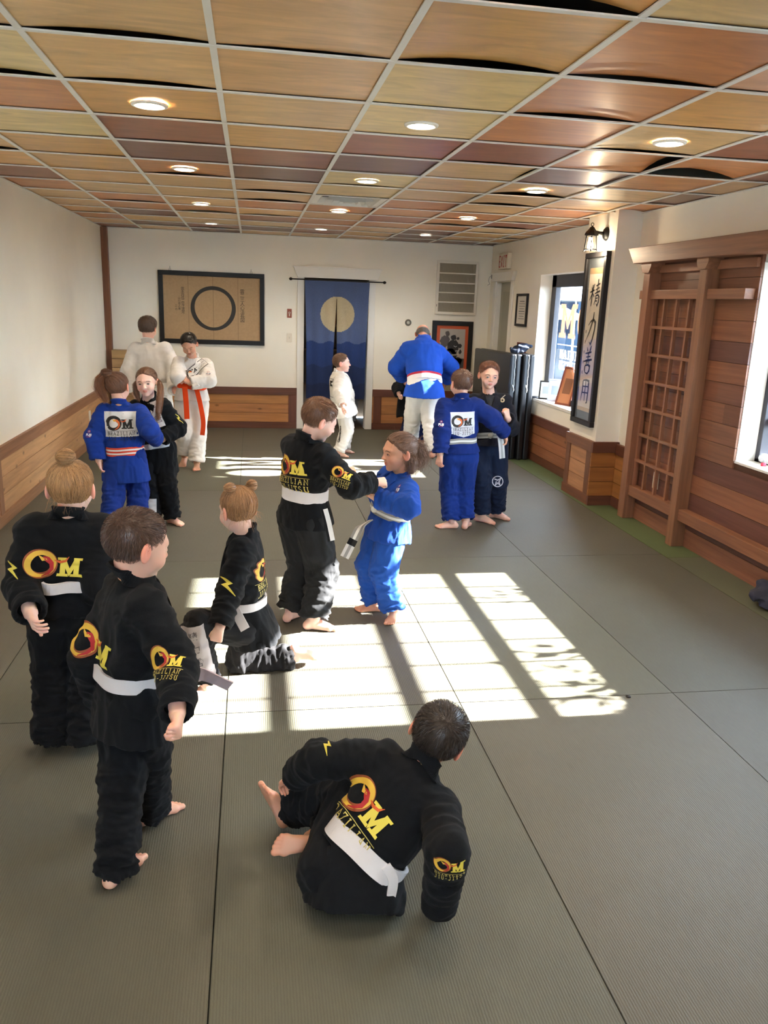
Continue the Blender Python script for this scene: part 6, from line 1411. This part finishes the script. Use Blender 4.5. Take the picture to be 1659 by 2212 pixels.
if only('navyboy'):
    g = person('boy in charcoal navy uniform with short auburn hair facing the camera', 1.08,
        dict(B=(1054, 938, 6.05), M=(1054, 964, 6.04), N=(1057, 856, 6.12), P=(1054, 975, 6.14), H=(1056, 812, 6.08), EL=(1104, 925, 6.05), WL=(1096, 903, 5.86), ER=(1016, 915, 6.1), WR=(1020, 950, 6.1), AL=(1072, 1104, 'z'), AR=(1040, 1112, 'z')),
        190, (182, -6, -3), srgb('#1c1d25')[:3], srgb('#151f34')[:3], [srgb('#a8a69c')[:3], srgb('#85837c')[:3], srgb('#b4b2a8')[:3]], skin=SK_FAIR, hair=dict(col=srgb('#6b4230'), side=.004, top=.014, n=2800, len=.018, iris=(.06, .09, .12)),
        toe=dict(L=(.8, -.6, 0), R=(.75, -.6, 0)), hands=dict(L=dict(p='fist', d=(-.3, -.2, .9), n=(-.5, .6, .4)), R=None), h=.0068, seed=41, hemlen=.17, tb=.26, cuffs=(.93, .93), pant_w=1.08, bulk=1.02, tails=[dict(p=[atY(1080, 940, 5.9), atY(1083, 962, 5.89), atY(1085, 990, 5.9)], w=(1, 0, 0), width=.045, rows=[(.6, .6, .58), (.35, .35, .34), (.6, .6, .58)])])
    px_decal('undershirt', [[([(-.25, .5), (.25, .5), (0, -.55)], (.008, .008, .012))]], g['jb'], 1057, 873, 0, -30, .14, g['jacket'])
    px_decal('knee_logo', [ring2d((0, 0), .38, .45, (.5, .5, .55), 24) + stroke([(-.25, .2), (0, .1), (.25, .25), (.1, -.05), (.2, -.3), (0, -.12), (-.2, -.3), (-.1, 0)], .1, (.5, .5, .55))], g['pb'], 1075, 1040, 0, -30, .1, g['pants'])
    px_decal('shoulder_trim', [stroke([(-.4, -.5), (-.1, .1), (.3, .45)], .06, (.4, .38, .33)) + ring2d((.1, .1), .06, .15, (.5, .4, .25), 14)], g['jb'], 1082, 868, 0, -30, .12, g['jacket'])
if only('crouch'):
    g = person('boy in black uniform sitting on the mat and leaning on his right arm, centre foreground', .98,
        dict(N=(905, 1668, 2.02), P=atZ(750, 1876, .11), H=(944, 1592, 2.05), ER=(968, 1835, 'n'), WR=atZ(946, 1962, .05), EL=(690, 1640, 'f'), WL=(634, 1676, 'f'), AR=atZ(672, 1815, .06), AL=atZ(622, 1742, .07)),
        28, (22, -12, 22), K_, K_, WB, skin=srgb('#d29c80'), hair=dict(col=srgb('#2a211d'), side=.006, top=.009, n=5200, len=.014), hp=5, toe=dict(R=(-.9, -.15, .1), L=(-.35, .1, .9)), foot_up=dict(R=(.1, .9, -.35), L=(.9, .5, .3)),
        hands=dict(R=dict(p='flat', d=(.2, .5, -.3), n=(0, 0, -1)), L=dict(p='relax')), stand=False, pole=dict(R=(.8, .5, .1), L=(.3, 1, .3)), h=.0052, seed=44, hem=(-.15, -.35, -.9), hemlen=.135, tb=.21, cuffs=(.95, .95), pant_w=1.05, bulk=1.02, skirt_w=1.0, sleeve=.97, hem_wave=.4, belt_w=.056, tails=[], foldamp=1.0)
    h1, _ = hit_px(g['jb'], 832, 1872); h1 = h1 or g['C']
    ribbon('belt_end', [h1 + Vector((0, -.01, .01)), h1 + Vector((.02, -.02, -.03)), h1 + Vector((.012, -.03, -.085))], [Vector((1, .2, .1))] * 3, .028, .005, WB, g['T'])
    px_decal('back_emblem', om_layers(True, False) + [[([(-.5, -.155), (.5, -.155), (.5, -.145), (-.5, -.145)], srgb('#c9b863')[:3])] + words2d('BRAZILIAN', .12, .07, .035, .016, srgb('#c9b863')[:3], 0, -.30)], g['jb'], 780, 1752, 24, -20, .2, g['jacket'], reach=.14)
    px_decal('sleeve_emblem', small_om(), g['jb'], 972, 1878, 2, -30, .085, g['jacket'])
    px_decal('sleeve_bolt', bolt, g['jb'], 706, 1612, 6, -14, .055, g['jacket'])
# ------------------------------------------------------------------ loose clothes
def heap(name, label, cat, c, r, col, seed, lumps):
    rs = np.random.RandomState(seed); L_ = [(A3(c) + rs.uniform(-1, 1, 3) * A3(r) * .5, A3(r) * rs.uniform(.35, .6, 3)) for _ in range(lumps)]
    def fn(P):
        D = None
        for a, b in L_: q = sd_ell(P, a, b); D = q if D is None else smin(D, q, .02)
        return np.maximum(D, -(P[:, 2] - (c[2] - r[2])))
    V, Q = nets(fn, A3(c) - A3(r) * 1.2, A3(c) + A3(r) * 1.2, .006); n = vnormals(V, Q); d = perlin(V * 13 + seed) ; V = V + n * (.022 * (1 - 2.4 * np.abs(d)) - .012)[:, None]; V = relax(V, Q, 1, .3); V[:, 2] = np.maximum(V[:, 2], c[2] - r[2] + .002)
    o = np_mesh(name, [(V, Q, col)], M_gi); return tag(o, label, cat)
heap('folded_jacket', 'heap of dark navy clothing on top of the foam pads', 'clothing', (3.0, 8.86, 1.262), (.15, .14, .06), srgb('#1b2333')[:3], 3, 7)
heap('dropped_jacket', 'charcoal cloth lying on the mats at the right edge below the plank wall', 'clothing', (3.05, 4.08, .07), (.12, .16, .068), srgb('#3a3c48')[:3], 9, 7)
